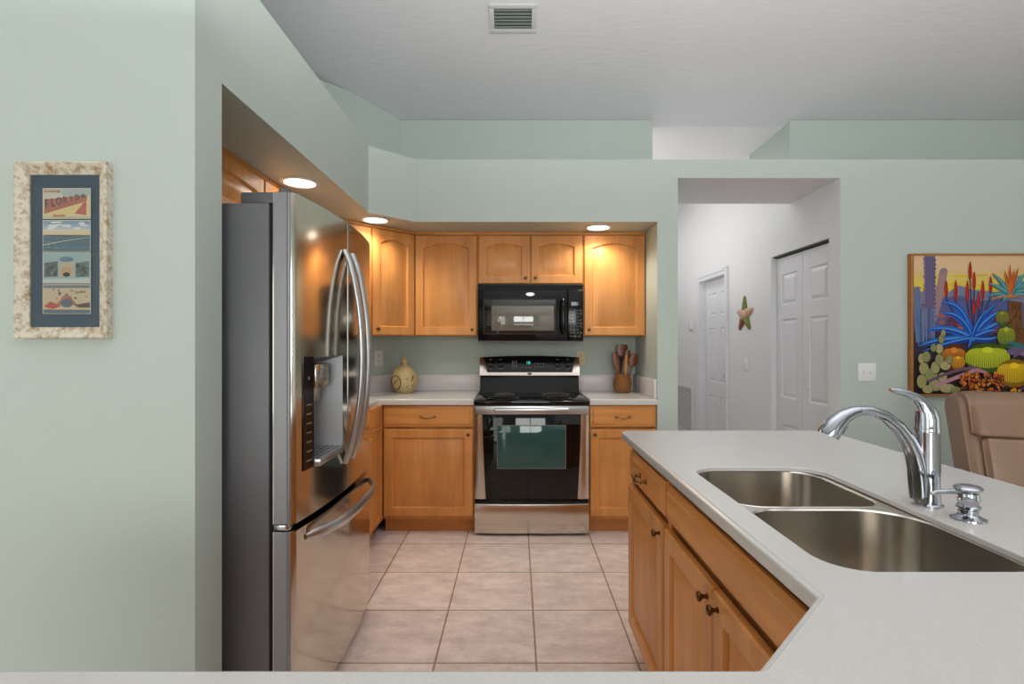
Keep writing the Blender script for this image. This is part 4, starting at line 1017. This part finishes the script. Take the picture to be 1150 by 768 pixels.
for i, ch in enumerate('FLORIDA'): ptxt(ch, 54.3+6.8*i, 230-i*1.55, .030-.0016*i, M_ink, .12, .78, 1.25-.03*i, cards[0])
ptxt('Florida', 92, 328, .011, M_ink, .12, 1, 1, cards[3])
mb = MB(); mb.box(ax0+.0003, ax1-.0003, YA-.0075, YA-.0062, az0+.0003, az1-.0003); WB(mb, 'glass', M_pglass, r)

# ------------------------------------------------------------------ starfish on the hall wall
M_olive = mat('olive_green_glaze', lin(116, 120, 44), .35, mott=((1,1,1), .35, 40)); M_pink = mat('pale_pink_glaze', lin(204, 160, 140), .35, mott=((1,1,1), .25, 40)); M_rust = mat('rust_red_glaze', lin(138, 76, 52), .35, mott=((1,1,1), .35, 45))
r = thing('starfish_ornament', (XR, 4.945, 1.585), 'painted ceramic starfish ornament on the white hall wall between the doors', 'wall ornament', -PI/2)
arms = [(PI/2, .185, 'g'), (PI/2+1.30, .16, 'p'), (PI/2+2.45, .185, 'r'), (PI/2-2.45, .185, 'g'), (PI/2-1.30, .185, 'p')]
for a, L, c in arms:
    mb = MB(); Ls = []
    for k in range(11):
        q = k/10; wd = .048*(1-q)**.75+.012 if q < 1 else .004
        cx_, cz_ = L*q*math.cos(a), L*q*math.sin(a); n_ = Vector((-math.sin(a), math.cos(a))); h = .034*(1-.55*q) if q < 1 else .006
        Ls.append([(cx_+n_[0]*wd*math.cos(b_), -.002-h*math.sin(b_), cz_+n_[1]*wd*math.cos(b_)) for b_ in [PI*j/10 for j in range(11)]])
    mb.rings(Ls); mb.build('arm', {'g': M_olive, 'p': M_pink, 'r': M_rust}[c], r)
mb = MB(); mb.sphere((0, -.022, 0), .055, .022, .05); mb.build('centre', M_pink, r)
mb = MB(); mb.lathe([(.03,0),(.03,-.006)], (0,0,0), 'y', 12); mb.build('mount', M_rust, r)

# ------------------------------------------------------------------ recliner beyond the peninsula
r = thing('recliner', (2.83, 2.70, 0), 'tan leather recliner standing beyond the peninsula under the cactus painting', 'armchair', -.35)
def cushion(prof, W, nx=18, rd=.10, mn=.45, tap=0):
    """profile (y, z) closed loop swept along x with rounded ends"""
    mb = MB(); Ls = []
    cy0 = sum(q[0] for q in prof)/len(prof); cz0 = sum(q[1] for q in prof)/len(prof)
    for k in range(nx+1):
        s_ = math.sin(PI*(k/nx-.5)); x = W/2*s_; e_ = max(0, (abs(x)-(W/2-rd))/rd); sc = math.sqrt(max(.0, 1-e_**2.6)); sc = max(sc, mn)
        Ls.append([(x*(1-tap*max(0, .95-z)), cy0+(y-cy0)*sc, cz0+(z-cz0)*(1-(1-sc)*.42)) for y, z in prof])
    mb.rings(Ls); return mb
def rloop(y0, y1, z0, z1, rd, lean=0, seg=6):
    P = rounded([(y0,z0),(y1,z0),(y1,z1),(y0,z1)], rd, seg); return [(y+lean*(z-z0), z) for y, z in P]
cushion(rloop(-.13, .08, .815, 1.045, [.02,.03,.09,.08], .22), .775, rd=.035, mn=.8, tap=.1).build('headrest', M_leather, r)
cushion(rloop(-.208, .04, .44, .813, [.06,.05,.03,.02], .22), .70, rd=.03, mn=.8, tap=.12).build('back_cushion', M_leather2, r)
cushion(rloop(-.165, .06, .40, 1.030, [.05,.05,.09,.08], .215), .82, rd=.035, mn=.86, tap=.14).build('back_shell', M_leather, r)
cushion(rloop(-.62, .02, .30, .47, .07), .64, rd=.08).build('seat', M_leather2, r)
for s_ in (-1, 1):
    mb = MB(); mb.box(s_*.41-.085, s_*.41+.085, -.60, .05, .17, .62, .06, 5); mb.build('armrest', M_leather, r)
mb = MB(); mb.box(-.40, .40, -.58, .10, .10, .32, .03, 3); mb.build('base', M_leather, r)
mb = MB(); mb.box(-.32, .32, -.62, -.58, .12, .40, .02, 3); mb.build('footrest', M_leather, r)
for sx in (-1, 1):
    for yy in (-.50, .02):
        mb = MB(); mb.lathe([(.022,0),(.028,.06),(.03,.11)], (sx*.34, yy, 0), 'z', 14); mb.build('leg', M_dwood, r)
